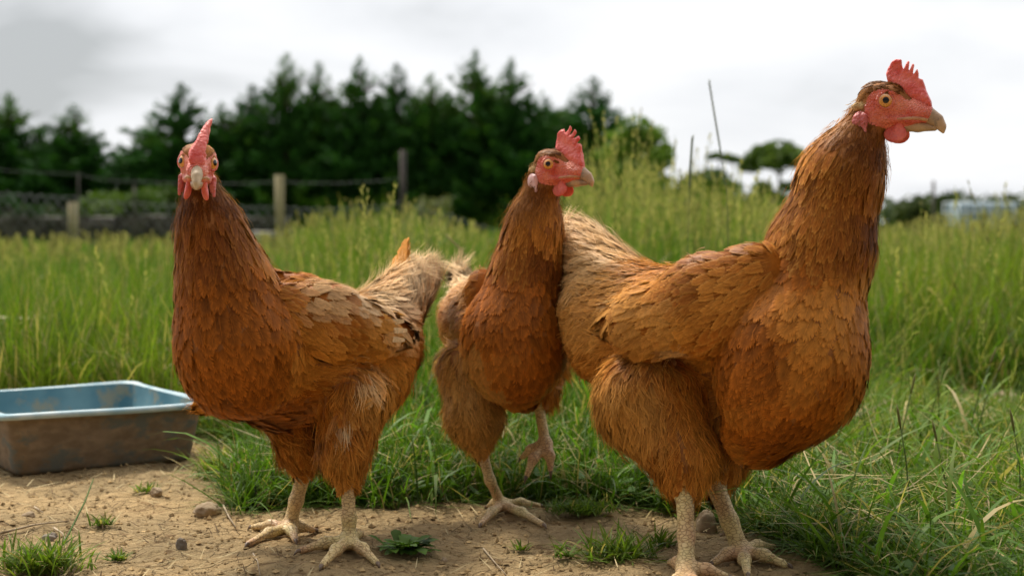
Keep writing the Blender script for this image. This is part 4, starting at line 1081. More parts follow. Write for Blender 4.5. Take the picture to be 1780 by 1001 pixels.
g = A_.build('seeding_grass', [M_grass], smooth=True); tag(g, 'pale seeding grass stems rising above the meadow', 'grass', kind='stuff')

# two tall single stems against the sky
def one_stem(pts, label, wd=.0007, col=(.18, .21, .13)):
    base = np.array(pts[0]); A_ = Acc(); V_, F_ = tube(np.array(pts), np.linspace(wd, wd*.55, len(pts)), 6); A_.add(V_, F_, col)
    pts = np.array(pts); m = 30
    for i in range(m):
        s = .55+.43*i/m; q = s*(len(pts)-1); i0 = int(q); p0 = pts[i0]*(1-(q-i0))+pts[min(i0+1, len(pts)-1)]*(q-i0); up = nrm(pts[min(i0+1, len(pts)-1)]-pts[i0])
        a = 1 if i % 2 else -1; d = nrm(up+np.array([a*.25, .1*a, 0])); V_, F_ = tube([p0, p0+d*.004, p0+d*.009], [.0004, .0007, .0002], 5); A_.add(V_, F_, np.array(col)*1.2)
    o = A_.build('tall_grass', [M_grass], origin=base); o.location = base
    tag(o, label, 'grass stem', 'single tall grass stems against the sky')
b_ = G(1262, 520); d_ = 2.1
one_stem([np.array([P(1268, 300, d_)[0], d_, 0.]), P(1266, 420, d_), P(1263, 330, d_), P(1252, 260, d_), P(1242, 200, d_), P(1232, 138, d_)], 'tallest thin grass stem leaning left high against the grey sky')
one_stem([np.array([P(1196, 300, d_)[0], d_, 0.]), P(1196, 420, d_), P(1198, 340, d_), P(1200, 290, d_), P(1204, 236, d_)], 'thin dark grass stem, upright, left of the tallest stem')
one_stem([np.array([P(836, 500, 2.6)[0], 2.6, 0.]), P(835, 500, 2.6), P(815, 455, 2.6), P(797, 430, 2.6), P(776, 409, 2.6)], 'straw-coloured grass stem arching left beside the middle hen', .0014, (.42, .34, .16))

# ------------------------------------------------------------------ trees
def conifer_mesh(seed, H=7.0, R=1.5, n=19000):
    r_ = np.random.default_rng(seed); Pc, Up, Sz = [], [], []
    leaders = [(0, 0, H, R)] + [(r_.uniform(-.5, .5)*R, r_.uniform(-.5, .5)*R, H*r_.uniform(.5, .78), R*r_.uniform(.5, .7)) for _ in range(4)]
    for li, (lx, ly, lh, lr) in enumerate(leaders):
        nb = 210 if li == 0 else 75
        for b in range(nb):
            z = (b+r_.random())/nb; zz = z*lh; rad = lr*((1.0-z)**.95*1.05+.16*(1-z)**.5)*1.25*(.50+.8*r_.random())+.03; az = r_.uniform(0, 6.283)
            k = max(4, int(n/560*(rad/R+.15)*2.0)); s = r_.random(k)**.6
            up = .55+.5*z
            bx = lx+np.cos(az)*rad*s; by = ly+np.sin(az)*rad*s; bz = zz+rad*up*(s**1.6)*.6 + r_.normal(0, .09, k)
            Pc.append(np.stack([bx+r_.normal(0, .10, k)*(1.1-z), by+r_.normal(0, .10, k)*(1.1-z), bz], -1)); Sz.append(r_.uniform(.09, .2, k)*(1 if z < .85 else .7))
    p = np.concatenate(Pc); s = np.concatenate(Sz); m = len(p); s = s*np.interp(p[:, 2]/H, [0, .7, 1.0], [1, .9, .45])
    ax = nrm(p*np.array([1, 1, 0]) + np.array([0, 0, .9]) + r_.normal(0, .5, (m, 3))); sd_ = nrm(np.cross(ax, r_.normal(0, 1, (m, 3))))
    Pt = np.stack([p-ax*s[:, None]*.5, p, p+ax*s[:, None]*.9], 1); W = np.stack([s*.25, s*.6, s*.06], 1)
    lum = (.75+.6*fbm(p*1.1, 3, seed)+r_.normal(0, .15, m))[:, None]
    warm = np.clip(fbm(p*.7, 2, seed+5)-.52, 0, 1)[:, None]*3
    c = np.array([.030, .088, .020])*lum*1.35 + np.array([.06, .08, .0])*warm
    V, F, Cv = strips_mesh('c', Pt, sd_, W, np.repeat(c[:, None], 3, 1), None)
    return V, F, np.clip(Cv, .002, 1)
def trunk_mesh(H, r0, seed, lean=0.0, limbs=5, spread=1.0):
    r_ = np.random.default_rng(seed); A_ = Acc(); z = np.linspace(0, H, 8)
    pts = np.stack([lean*z/H+.05*np.sin(z*1.3+seed), .05*np.cos(z+seed), z], -1)
    A_.add(*tube(pts, np.linspace(r0, r0*.2, 8), 9, .2, seed), (.1, .08, .06))
    for i in range(limbs):
        q = pts[int(r_.integers(2, 7))]; az = r_.uniform(0, 6.28); L = spread*r_.uniform(.5, 1)
        A_.add(*tube([q, q+np.array([math.cos(az)*L*.5, math.sin(az)*L*.5, L*.35]), q+np.array([math.cos(az)*L, math.sin(az)*L, L*.8])], [r0*.4, r0*.25, r0*.08], 6, .2, i), (.1, .08, .06))
    return A_
conif = []
for i in range(4):
    V_, F_, C_ = conifer_mesh(100+i); A_ = Acc(); A_.add(V_, F_, C_)
    conif.append((A_.mesh('conifer_crown', [M_conifer]), trunk_mesh(6.5, .16, i, limbs=8, spread=.8).mesh('conifer_trunk', [M_bark])))
CT = [(18, 163, 55, 1.25, 'dark conifer at the far left edge of the picture'), (75, 222, 56, 1.2, 'low dark conifer wedged between the two pointed conifers at far left'), (132, 184, 54, 1.25, 'dark pointed conifer just left of the gap of sky'),
      (316, 146, 55, 1.35, 'dark conifer just right of the sky gap, behind the left hen'), (262, 215, 56, 1.1, 'low shoulder conifer at the right edge of the sky gap'), (-70, 190, 55, 1.25, None),
      (388, 180, 55, 1.1, 'shorter dark conifer right above the head of the left hen'), (440, 148, 56, 1.15, 'conifer sloping up to the first tall peak of the row'), (500, 96, 55, 1.1, 'first tall peaked conifer of the long row'),
      (556, 110, 56, 1.05, 'second peaked conifer of the long row'), (627, 102, 55, 1.05, 'slim peaked conifer above the pale fence post'), (690, 113, 56, 1.1, 'double-tipped conifer above the dark fence post'),
      (750, 130, 55, 1.05, 'lowest blunt-topped conifer in the middle of the row'), (826, 90, 56, 1.15, 'highest conifer of the row with spreading top branches'), (888, 105, 55, 1.15, 'broad-topped conifer behind the middle hen'), (1030, 135, 56, 1.3, 'last dark conifer at the right end of the row'),
      (470, 215, 58, 1.3, None), (590, 205, 58, 1.3, None),
      (412, 205, 59, 1.3, 'low conifer filling the gap left of the first tall peak'), (530, 178, 59, 1.3, 'rear conifer filling the gap between the first and second tall peaks'), (592, 172, 59, 1.3, 'rear conifer between the second peak and the slim peak above the pale post'),
      (660, 168, 59, 1.3, 'rear conifer in the gap left of the double-tipped conifer'), (720, 172, 59, 1.3, 'rear conifer in the gap right of the double-tipped conifer'), (788, 170, 59, 1.3, 'rear conifer in the gap left of the highest conifer'), (856, 150, 59, 1.2, 'rear conifer wedged between the highest and the broad-topped conifer'), (985, 185, 59, 1.3, 'rear conifer just left of the last conifer of the row'),
      (350, 235, 57, 1.2, 'low conifer filling in behind the head of the left hen'), (950, 170, 57, 1.2, 'lower dark conifer below the pale green tree top')]
for i, (px, py, d, wd, lab) in enumerate(CT):
    if lab is None: continue
    x = (px-890)/FPX*d; H = CAM_Z + (395-py)/FPX*d
    root = empty('conifer', (x, d, 0)); cm, tm = conif[i % 4]
    for nm, me in (('crown', cm), ('trunk', tm)):
        o = link(nm, me, root)
    root.scale = (wd*1.25, wd*1.25, H/7.05); root.rotation_euler = (0, 0, i*1.7)
    tag(root, lab, 'tree', 'dark conifers along the far boundary')
def leafy_crown(blobs, n, size, c0, c1, seed):
    """blobs: (x,y,z,rx,rz) clumps; leaves fill each clump's outer shell"""
    r_ = np.random.default_rng(seed); b = np.array(blobs, float); vol = b[:, 3]**2*b[:, 4]; pick = r_.choice(len(b), n, p=vol/vol.sum())
    d = nrm(r_.normal(0, 1, (n, 3))); rr = r_.random(n)**.45
    p = b[pick, :3] + d*np.stack([b[pick, 3], b[pick, 3], b[pick, 4]], -1)*rr[:, None]
    keep = fbm(p*2.2/size*.12, 2, seed) > .36; p = p[keep]; n = len(p)
    ax = nrm(r_.normal(0, 1, (n, 3))+np.array([0, 0, .3])); sd_ = nrm(np.cross(ax, r_.normal(0, 1, (n, 3)))); s = size*r_.uniform(.6, 1.3, n)
    Pt = np.stack([p-ax*s[:, None]*.5, p, p+ax*s[:, None]*.5], 1); W = np.stack([s*.2, s*.7, s*.08], 1)
    k = np.clip(fbm(p*1.3, 3, seed+2)*1.6-.3 + r_.normal(0, .15, n), 0, 1)[:, None]
    c = np.array(c0)*(1-k)+np.array(c1)*k
    return strips_mesh('l', Pt, sd_, W, np.repeat(c[:, None], 3, 1), None)
def blobs_in(r_, n, rx, z0, z1, br):
    L = []
    for i in range(n):
        a = r_.uniform(0, 6.283); q = r_.random()**.5; L.append((math.cos(a)*rx*q, math.sin(a)*rx*q, z0+(z1-z0)*r_.random()*(1-.3*q), br*r_.uniform(.7, 1.3), br*r_.uniform(.5, .9)))
    return L
def broad(px, ytop, ybot, hw, d, label, c0, c1, n=9000, size=.16, kind='tree', seed=1, umb=False, nb=22, group=None, name='broadleaf_tree'):
    x = (px-890)/FPX*d; zt = CAM_Z+(395-ytop)/FPX*d; zb = max(CAM_Z+(395-ybot)/FPX*d, 0.05); R = hw/FPX*d
    r_ = np.random.default_rng(seed); root = empty(name, (x, d, 0)); br = min(R*.42, (zt-zb)*.45)
    if umb:
        bl = [(math.cos(a)*R*q, math.sin(a)*R*q, zt-br*.7-(q**2)*(zt-zb)*.55, br*.9, br*.55) for a, q in [(r_.uniform(0, 6.28), r_.random()**.5) for _ in range(nb)]]
    else: bl = blobs_in(r_, nb, R*.75, zb+br*.4, zt-br*.6, br)
    A_ = Acc(); A_.add(*leafy_crown(bl, n, size, c0, c1, seed)); A_.build('crown', [M_leaf], root)
    trunk_mesh(max(zb+(zt-zb)*.6, .3), .03+.02*zt, seed, limbs=8, spread=R*.7).build('trunk', [M_bark], root)
    tag(root, label, kind, group); return root
GR0, GR1 = (.045, .085, .015), (.13, .20, .035)
broad(962, 138, 330, 55, 62, 'pale green broad-leaved tree rising behind the conifer row', (.06, .11, .02), (.24, .32, .06), 9000, .22, seed=3)
broad(1104, 180, 400, 68, 50, 'bright green rounded tree just right of the conifer row', (.06, .12, .02), (.24, .36, .05), 11000, .17, seed=4, nb=30)
broad(1352, 241, 296, 56, 60, 'umbrella-crowned tree on a tall stem above the meadow', (.06, .11, .03), (.20, .28, .06), 11000, .16, seed=5, umb=True, nb=34)
broad(1250, 264, 282, 32, 62, 'small flat-topped tree left of the umbrella-crowned tree', (.05, .10, .03), (.17, .25, .06), 4200, .15, seed=6, umb=True, nb=16)
broad(1236, 276, 400, 60, 40, 'dark green bush under the small flat-topped tree', (.04, .08, .02), (.12, .17, .04), 9000, .12, 'bush', 7, name='bush')
broad(1352, 290, 400, 45, 42, 'grey green narrow bush in front of the umbrella-crowned tree', (.05, .07, .035), (.16, .20, .08), 9000, .11, 'bush', 8, name='bush')
broad(1590, 336, 400, 42, 40, 'dull green bush left of the dark pole on the horizon', (.04, .065, .02), (.11, .14, .04), 5000, .12, 'bush', 9, name='bush')
broad(1645, 324, 400, 34, 44, 'rounder dark green bush just right of the dark pole', (.03, .055, .015), (.09, .13, .03), 5000, .12, 'bush', 10, name='bush')
broad(1752, 332, 400, 40, 45, 'pale green bush above the wire crate at the right', (.06, .09, .03), (.15, .18, .06), 4000, .12, 'bush', 12, name='bush')
broad(1700, 346, 400, 40, 48, 'low hazy bush behind the wire crate', (.06, .09, .03), (.12, .15, .06), 3000, .12, 'bush', 13, name='bush')
broad(215, 318, 405, 75, 30, 'low bright green shrub behind the fence at the left', (.05, .10, .015), (.13, .20, .03), 9000, .09, 'bush', 14, nb=34, name='bush')
broad(290, 300, 405, 45, 32, 'taller green shrub behind the face of the left hen', (.04, .085, .015), (.12, .18, .03), 7000, .09, 'bush', 15, name='bush')
broad(745, 320, 400, 42, 34, 'pale straggly bush behind the dark fence post', (.10, .12, .05), (.25, .25, .12), 1500, .08, 'bush', 16, name='bush')
broad(60, 360, 410, 90, 26, 'low dark scrub along the wall at the far left', (.02, .04, .012), (.06, .09, .025), 7000, .08, 'bush', 17, nb=30, name='bush')
broad(1760, 396, 412, 50, 20, 'dry brown weeds in front of the wire crate', (.09, .08, .04), (.17, .16, .07), 2500, .06, 'bush', 18, name='bush')
# far belt of low scrub on the horizon
A_ = Acc(); r_ = np.random.default_rng(99); bl = [(r_.uniform(-60, 60), r_.uniform(88, 110), r_.uniform(.5, 1.5), r_.uniform(2.5, 5), r_.uniform(.8, 1.6)) for _ in range(120)]
A_.add(*leafy_crown(bl, 30000, .6, (.04, .065, .03), (.10, .13, .06), 98)); o = A_.build('distant_scrub', [M_leaf]); tag(o, 'distant belt of low green scrub along the horizon', 'scrub', kind='stuff')

# ------------------------------------------------------------------ fence, wall, blocks
M_postwood = noise_col('pale_post_wood', (.34, .29, .15), (.48, .42, .24), 8, .85, .4, 40, stretch=(1, 1, .15))
M_postdark = noise_col('dark_post', (.05, .04, .035), (.12, .095, .08), 14, .8, .3, stretch=(1, 1, .3))
M_wire = plain('galvanised_wire', (.17, .18, .18), .6, Metallic=.2)
M_stone = noise_col('field_stone', (.05, .043, .035), (.16, .14, .115), 6, .95, .8, 18, bdist=.03, c3=(.03, .04, .015))
M_conc = noise_col('weathered_concrete', (.28, .26, .22), (.45, .42, .36), 9, .9, .4, 30)
fd = 18.0
def fx(px, d=fd): return (px-890)/FPX*d
def fz(py, d=fd): return CAM_Z+(395-py)/FPX*d
fence = empty('wire_fence', (fx(400), fd, 0)); tag(fence, 'sagging wire netting fence on mixed posts in front of the conifers', 'fence')
fo = np.array([fx(400), fd, 0])
def fpost(px, top, w, d, m, rnd=False, tilt=0.0):
    A_ = Acc(); zt = fz(top, d)
    if rnd: V_, F_ = tube([[fx(px, d), d, -.02], [fx(px, d)+tilt*.5, d, zt*.5], [fx(px, d)+tilt, d, zt]], w/2, 10, .1)
    else: V_, F_ = box([fx(px, d), d, zt/2], [w, w, zt], .2)
    A_.add(V_, F_); A_.build('post', [m], fence, smooth=rnd, origin=fo)
fpost(487, 305, .115, fd, M_postwood, True); fpost(700, 262, .08, fd, M_postdark, True, .01); fpost(128, 352, .12, fd+.2, M_postwood, True)
fpost(235, 322, .022, fd, M_postdark, True); fpost(138, 300, .02, fd, M_postdark, True); fpost(-60, 280, .1, fd-1, M_postwood, True)
def wire(pts, r=.008, name='wire'):
    W_ = np.array([[fx(a, d), d, fz(b, d)] for a, b, d in pts]); P_ = []
    for i in range(len(W_)-1):
        for s in np.linspace(0, 1, 7)[:-1]:
            q = W_[i]*(1-s)+W_[i+1]*s; q = q - np.array([0, 0, .035*4*s*(1-s)]); P_.append(q)
    P_.append(W_[-1]); A_ = Acc(); A_.add(*tube(P_, r, 5)); A_.build(name, [M_wire], fence, origin=fo)
wire([(-120, 280, fd-1), (138, 303, fd), (235, 315, fd), (487, 316, fd), (700, 311, fd)], .0028)
wire([(-120, 322, fd-1), (138, 343, fd), (235, 352, fd), (487, 359, fd), (620, 360, fd), (700, 350, fd), (780, 372, fd+.6), (880, 402, fd+1.2)], .0035)
# netting: diamonds, hung from the lower wire
A_ = Acc(); xs = np.arange(fx(-120), fx(890), .14)
for i, x in enumerate(xs):
    px = x/fd*FPX+890; top = fz(np.interp(px, [-120, 138, 235, 487, 620, 700, 780, 880], [322, 343, 352, 359, 360, 350, 372, 402]), fd)
    for sgn in (-1, 1):
        x2 = x+sgn*top*.75; A_.add(*tube([[x, fd, top], [(x+x2)/2, fd, top/2], [x2, fd, 0.02]], .0024, 3))
A_.build('netting', [M_wire], fence, origin=fo)
# dry-stone wall behind the fence at left: each course of stones inside one wall
A_ = Acc(); r_ = np.random.default_rng(4); zc = 0
for c_ in range(3):
    x = fx(-150, 21) + r_.uniform(0, .2)
    while x < fx(470, 21):
        wdt = r_.uniform(.18, .5); hgt = .155*r_.uniform(.85, 1.05)
        V_, F_ = box([x+wdt/2, 21+r_.uniform(-.04, .04), c_*.155+hgt/2], [wdt*.95, .4, hgt], r_.uniform(-.05, .05)); V_ = V_ + r_.normal(0, .012, V_.shape)
        A_.add(V_, F_); x += wdt
o = A_.build('stone_wall', [M_stone], smooth=False, origin=(fx(160, 21), 21, 0)); o.location = (fx(160, 21), 21, 0); tag(o, 'low dark dry-stone wall behind the wire fence at the left', 'wall')
for (px, py0, py1, w_, d, rz, lab) in ((462, 402, 424, .34, 17.4, .25, 'long grey concrete slab lying left of the pale fence post'), (480, 424, 444, .22, 16.9, -.1, 'pale concrete block at the foot of the pale fence post')):
    zt, zb = fz(py0, d), max(fz(py1, d), 0); V_, F_ = box([0, 0, (zt)/2], [w_, .25, zt], rz)
    bm_ = bpy.data.meshes.new('block'); A_ = Acc(); A_.add(V_ + np.random.default_rng(3).normal(0, .006, V_.shape), F_); o = A_.build('concrete_block', [M_conc], smooth=False); o.location = (fx(px, d), d, 0)
    md = o.modifiers.new('bevel', 'BEVEL'); md.width = .015; md.segments = 2
    tag(o, lab, 'block')
# plank lying in the meadow at left
A_ = Acc(); A_.add(*box([0, 0, 0], [.15, .03, .010])); o = A_.build('plank', [M_postwood], smooth=False); pp = P(8, 556, 2.6); o.location = pp; o.rotation_euler = (.1, .02, .12)
o.location.z = pp[2]
tag(o, 'thin weathered plank caught in the long grass at the left', 'plank')
# dark pole and wire crate to the right
A_ = Acc(); A_.add(*tube([[0, 0, 0], [0.01, 0, .6], [0, 0, fz(315, 32)]], .035, 8)); o = A_.build('pole', [M_postdark]); o.location = (fx(1621, 32), 32, 0); tag(o, 'thin dark pole standing between two bushes on the right horizon', 'pole')
M_tank = noise_col('milky_plastic', (.25, .33, .40), (.38, .46, .52), 3, .5)
M_cage = plain('cage_bars', (.62, .68, .72), .45, Metallic=.3)
cr_ = empty('wire_crate', (fx(1706, 24), 24, 0)); tag(cr_, 'pale blue plastic tank in a wire crate at the right edge of the meadow', 'crate')
cw, ch_ = 108/FPX*24, fz(352, 24)
A_ = Acc(); A_.add(*box([0, 0, ch_*.5], [cw*.92, .8, ch_*.94])); o = A_.build('tank', [M_tank], cr_, smooth=False); md = o.modifiers.new('bevel', 'BEVEL'); md.width = .05; md.segments = 3
A_ = Acc()
for i in range(9):
    x = -cw/2+cw*i/8
    for yy in (-.43, .43): A_.add(*tube([[x, yy, 0], [x, yy, ch_]], .009, 6))
for i in range(5):
    z = .03+(ch_-.03)*i/4
    A_.add(*tube([[-cw/2, -.43, z], [cw/2, -.43, z]], .011, 6)); A_.add(*tube([[-cw/2, .43, z], [cw/2, .43, z]], .011, 6))
    A_.add(*tube([[-cw/2, -.43, z], [-cw/2, .43, z]], .011, 6)); A_.add(*tube([[cw/2, -.43, z], [cw/2, .43, z]], .011, 6))
A_.build('cage', [M_cage], cr_)

# ------------------------------------------------------------------ feed tray
TH = .078
def zp(x, y): return G(x, y, TH)
RA, RB, RC = zp(6, 724), zp(374, 697), zp(222, 662)
u_ = RB-RA; Lu = np.linalg.norm(u_); u_ = u_/Lu; v_ = np.array([-u_[1], u_[0], 0]); Lv = float((RC-RB)@v_)
ctr = (RA + RB)/2 + v_*Lv/2; ctr[2] = 0
def rrect(hx, hy, r, n=7):
    P_ = []
    for cx, cy, a0 in ((hx-r, hy-r, 0), (-hx+r, hy-r, 90), (-hx+r, -hy+r, 180), (hx-r, -hy+r, 270)):
        for i in range(n):
            a = math.radians(a0+90*i/(n-1)); P_.append((cx+r*math.cos(a), cy+r*math.sin(a)))
    # subdivide long sides a little so the rim can wave
    Q_ = []
    for i in range(len(P_)):
        a = np.array(P_[i]); b = np.array(P_[(i+1) % len(P_)]); k = max(1, int(np.linalg.norm(b-a)/.02))
        for j in range(k): Q_.append(a+(b-a)*j/k)
    return np.array(Q_)
NP = len(rrect(Lu/2, Lv/2, .022))
def ring(inset, z, wav=0.0):
    # same topology: scale the rounded rectangle
    base = rrect(Lu/2, Lv/2, .022); s = np.array([(Lu/2-inset)/(Lu/2), (Lv/2-inset)/(Lv/2)]); q = base*s
    w_ = .0012*np.sin(np.arange(NP)*.35)*wav
    return ctr + q[:, :1]*u_ + q[:, 1:2]*v_ + np.array([0, 0, 1])*(z + w_)[:, None]*1.0 - np.array([0, 0, 0])
rings = [ring(.022, .001), ring(.020, .006), ring(.010, TH-.014), ring(.009, TH-.007), ring(.001, TH-.007, 1), ring(-.001, TH-.004, 1), ring(.000, TH-.0005, 1), ring(.003, TH, 1), ring(.009, TH, 1), ring(.0115, TH-.002), ring(.013, TH-.014), ring(.0225, .010), ring(.028, .0055)]
Vt = np.concatenate(rings); Ft = []
for i in range(len(rings)-1):
    for j in range(NP): Ft.append([i*NP+j, i*NP+(j+1) % NP, (i+1)*NP+(j+1) % NP, (i+1)*NP+j])
Vt = np.concatenate([Vt, [ctr+np.array([0, 0, .001])], [ctr+np.array([0, 0, .0055])]]); k0 = len(rings)*NP
for j in range(NP):
    Ft.append([k0, (j+1) % NP, j, j]); Ft.append([k0+1, (len(rings)-1)*NP+j, (len(rings)-1)*NP+(j+1) % NP, (len(rings)-1)*NP+(j+1) % NP])
M_trayout = noise_col('muddy_tray_side', (.16, .115, .07), (.25, .185, .12), 55, .85, .3, 160, bdist=.001, c3=(.12, .13, .115), s3=26, stretch=(1, 1, 1.6))
M_trayin = noise_col('dusty_blue_plastic', (.07, .20, .26), (.17, .32, .37), 14, .6, .2, 90, bdist=.001, c3=(.30, .29, .22), s3=22)
M_trayrim = noise_col('worn_blue_rim', (.25, .40, .46), (.50, .58, .58), 40, .5, .1, 100, bdist=.001)
tr_ = empty('feed_tray', ctr); tag(tr_, 'shallow blue plastic tray with mud-caked sides on the earth at the left', 'tray')
nq = (len(rings)-1)*NP
rowi = np.repeat(np.arange(len(rings)-1), NP)
def sub(rows, cap=None):
    F_ = [Ft[i] for i in range(nq) if rowi[i] in rows]
    for j in range(NP):
        if cap == 0: F_.append(Ft[nq+2*j])
        if cap == 1: F_.append(Ft[nq+2*j+1])
    return np.array(F_)
for nm, rows, cap, m in (('side_wall', range(0, 4), 0, M_trayout), ('rim', range(4, 9), None, M_trayrim), ('basin', range(9, 12), 1, M_trayin)):
    A_ = Acc(); A_.add(Vt, sub(set(rows), cap)); A_.build(nm, [m], tr_, origin=ctr)

# ------------------------------------------------------------------ stones, twigs, tufts, flowers
M_rock = noise_col('tan_stone', (.26, .18, .10), (.42, .32, .20), 40, .9, .6, 120, bdist=.003)
M_rockg = noise_col('grey_stone', (.16, .13, .10), (.30, .25, .19), 50, .9, .6, 120, bdist=.003)
def rock(px, py, w_px, h_px, label, m=M_rock, seed=0, yk=.8):
    c = GG(px, py); s = c[1]/FPX; rx, rz = w_px*s/2, h_px*s*.62
    n = 20; th = np.linspace(0, math.pi, n); ph = np.arange(2*n)*math.pi/n
    T_, Ph = np.meshgrid(th, ph, indexing='ij'); d = np.stack([np.sin(T_)*np.cos(Ph), np.sin(T_)*np.sin(Ph), np.cos(T_)], -1)
    k = .62+.75*fbm(d*1.5+seed*3.1, 4, seed); k = k/(1+.35*np.maximum(0, vn(d*2.3+seed, 9)-.6)*2)
    V_ = (d*k[..., None])*np.array([rx, rx*yk, rz]); ii_ = np.array([[i*2*n+j, (i+1)*2*n+j, (i+1)*2*n+(j+1) % (2*n), i*2*n+(j+1) % (2*n)] for i in range(n-1) for j in range(2*n)])
    A_ = Acc(); A_.add(V_.reshape(-1, 3), ii_); o = A_.build('stone', [m]); o.location = c + np.array([0, 0, rz*.32]); o.rotation_euler = (0, 0, seed)
    tag(o, label, 'stone', 'loose stones on the bare earth')
rock(360, 893, 56, 26, 'tan wedge-shaped stone lying left of the far foot of the left hen', M_rock, 1)
rock(271, 866, 28, 16, 'small rounded tan stone beside a little grass tuft near the tray', M_rock, 2)
rock(316, 952, 20, 24, 'small upright grey-brown pebble in front of the tan wedge stone', M_rockg, 3)
rock(50, 905, 26, 12, 'flat pale pebble on the earth below the tray', M_rock, 4)
rock(1228, 918, 46, 44, 'large tan stone between the legs of the right hen', M_rock, 5)
rock(88, 942, 26, 14, 'dull brown pebble low at the left near a trailing stem', M_rockg, 6)
rock(1262, 936, 22, 18, 'smaller tan stone at the foot of the large one', M_rock, 7)
rock(772, 968, 13, 9, 'tiny pale pebble right of the leafy weed', M_rock, 8)
rock(1750, 690, 46, 14, 'flat tan stone in the bare patch at the right edge', M_rock, 9)
# crumbs of soil and straw litter
r = scatter(9000, 1.0, 2.1, mask=False, dens=lambda x, y: dirt_mask(x, y)*.98); n = len(r)
A_ = Acc(); ico = np.array([[0, 0, 1], [.9, 0, .2], [0, .9, .1], [-.9, 0, .25], [0, -.9, .15], [0, 0, -.6]]); icf = np.array([[0, 1, 2], [0, 2, 3], [0, 3, 4], [0, 4, 1], [5, 2, 1], [5, 3, 2], [5, 4, 3], [5, 1, 4]])
icf = np.concatenate([icf, icf[:, 2:3]], 1)
sz = (.0007 + .0036*rng.random(n)**5)[:, None, None]; rot = rng.uniform(0, 6.28, n); R_ = np.zeros((n, 3, 3)); R_[:, 0, 0] = np.cos(rot); R_[:, 0, 1] = -np.sin(rot); R_[:, 1, 0] = np.sin(rot); R_[:, 1, 1] = np.cos(rot); R_[:, 2, 2] = .75
Vc = np.einsum('nij,kj->nki', R_, ico)*sz*(1+rng.normal(0, .25, (n, 6, 1))) + r[:, None] + np.array([0, 0, .0005])
Fc = (np.arange(n)*6)[:, None, None] + icf[None]
cc = (soil[None]*(rng.uniform(.45, 1.3, (n, 1))))[:, None].repeat(6, 1)
A_.add(Vc.reshape(-1, 3), Fc.reshape(-1, 4), cc.reshape(-1, 3)); M_crumb = leafy('soil_crumb', 0, .95, .1, 300, .2)
o = A_.build('soil_crumbs', [M_crumb], smooth=False); tag(o, 'loose crumbs and grit scattered over the bare earth', 'grit', kind='stuff')
r = scatter(1300, 1.0, 2.0, mask=False, dens=lambda x, y: dirt_mask(x, y)*(.25+.75*(fbm(np.stack([x*6, y*6, x*0], -1), 2, 8) > .52))); n = len(r)
A_ = Acc(); r[:, 2] += .0012
cs = np.where(rng.random((n, 1)) < .5, np.array([[.10, .065, .035]]), np.array([[.50, .40, .22]]))
A_.add(*blades(r, rng.uniform(.006, .035, n), rng.uniform(.0006, .0015, n), rng.uniform(0, 6.28, n), np.full(n, 1.45), rng.uniform(-.1, .2, n), cs, k=4))
o = A_.build('straw_litter', [M_crumb], smooth=True); tag(o, 'short bits of straw and dead stem strewn over the earth', 'litter', kind='stuff')
M_twig = noise_col('dry_twig', (.30, .22, .13), (.48, .38, .25), 60, .8)
def twig(pts, r, label, name='twig'):
    q = []
    for (x, y, dz) in pts: q.append(GG(x, y, dz+r))
    q = np.array(q); A_ = Acc(); A_.add(*tube(q, np.linspace(r, r*.5, len(q)), 6, .2), (.3, .2, .1)); o = A_.build(name, [M_twig], origin=q[0]); o.location = q[0]; tag(o, label, 'twig', 'dry twigs on the earth')
twig([(388, 884, .004), (398, 900, .003), (410, 915, .002)], .0012, 'short pale twig leaning from the tan wedge stone')
twig([(0, 935, .001), (60, 925, .003), (120, 913, .001)], .0013, 'long thin twig lying flat at the lower left edge')
twig([(93, 925, .001), (108, 933, .003), (116, 945, .001)], .0012, 'small forked twig near the brown pebble')
twig([(60, 885, .001), (75, 897, .001)], .001, 'tiny twig on the earth below the left end of the tray')
twig([(440, 965, .001), (448, 985, .003), (452, 999, .001)], .0009, 'pale curved twig just in front of the far foot of the left hen')
twig([(840, 955, .001), (860, 975, .002), (880, 998, .001)], .0009, 'thin bent twig on the earth between the middle hen and the weed tuft')
def tuft(px, py, w_px, n, hmax, label, col=(.09, .17, .02), flat=.9, dry=.12, wb=.0022, name='grass_tuft', cat='grass tuft', sx=1.0):
    c = GG(px, py); R = w_px*c[1]/FPX/2; az = rng.uniform(0, 6.283, n)
    root = np.stack([rng.normal(0, R*.35*sx, n), rng.normal(0, R*.25, n), np.zeros(n)], -1)
    A_ = Acc(); A_.add(*blades(root, rng.uniform(.4, 1.0, n)*hmax, rng.uniform(.6, 1.3, n)*wb, az, rng.uniform(.2, flat, n), rng.uniform(.3, 1.0, n), gcolour(n, root, dry, col), k=5))
    o = A_.build(name, [M_grass]); o.location = c; tag(o, label, cat, 'small tufts growing on the bare earth'); return o
tuft(255, 862, 44, 60, .02, 'little green tuft beside the small rounded stone by the tray')
tuft(180, 918, 46, 60, .022, 'sparse little tuft in the earth in front of the tray')
tuft(205, 972, 40, 80, .018, 'tiny bright tuft near the bottom left, right of the larger tuft')
tuft(70, 985, 160, 420, .045, 'broad grass tuft at the bottom left corner', sx=1.2)
tuft(1075, 970, 150, 300, .045, 'flattened grass tuft on the earth left of the right hen', sx=1.2, flat=1.3)
tuft(985, 968, 70, 40, .035, 'thin trailing blades left of the flattened grass tuft', flat=1.4)
tuft(1010, 895, 150, 700, .022, 'low mossy green tuft just right of the foot of the middle hen', col=(.07, .15, .02), dry=.05, wb=.0016)
tuft(440, 872, 110, 320, .035, 'green tuft behind the far foot of the left hen', dry=.15)
tuft(400, 825, 150, 600, .06, 'pale straggly tuft between the tray and the legs of the left hen', dry=.3)
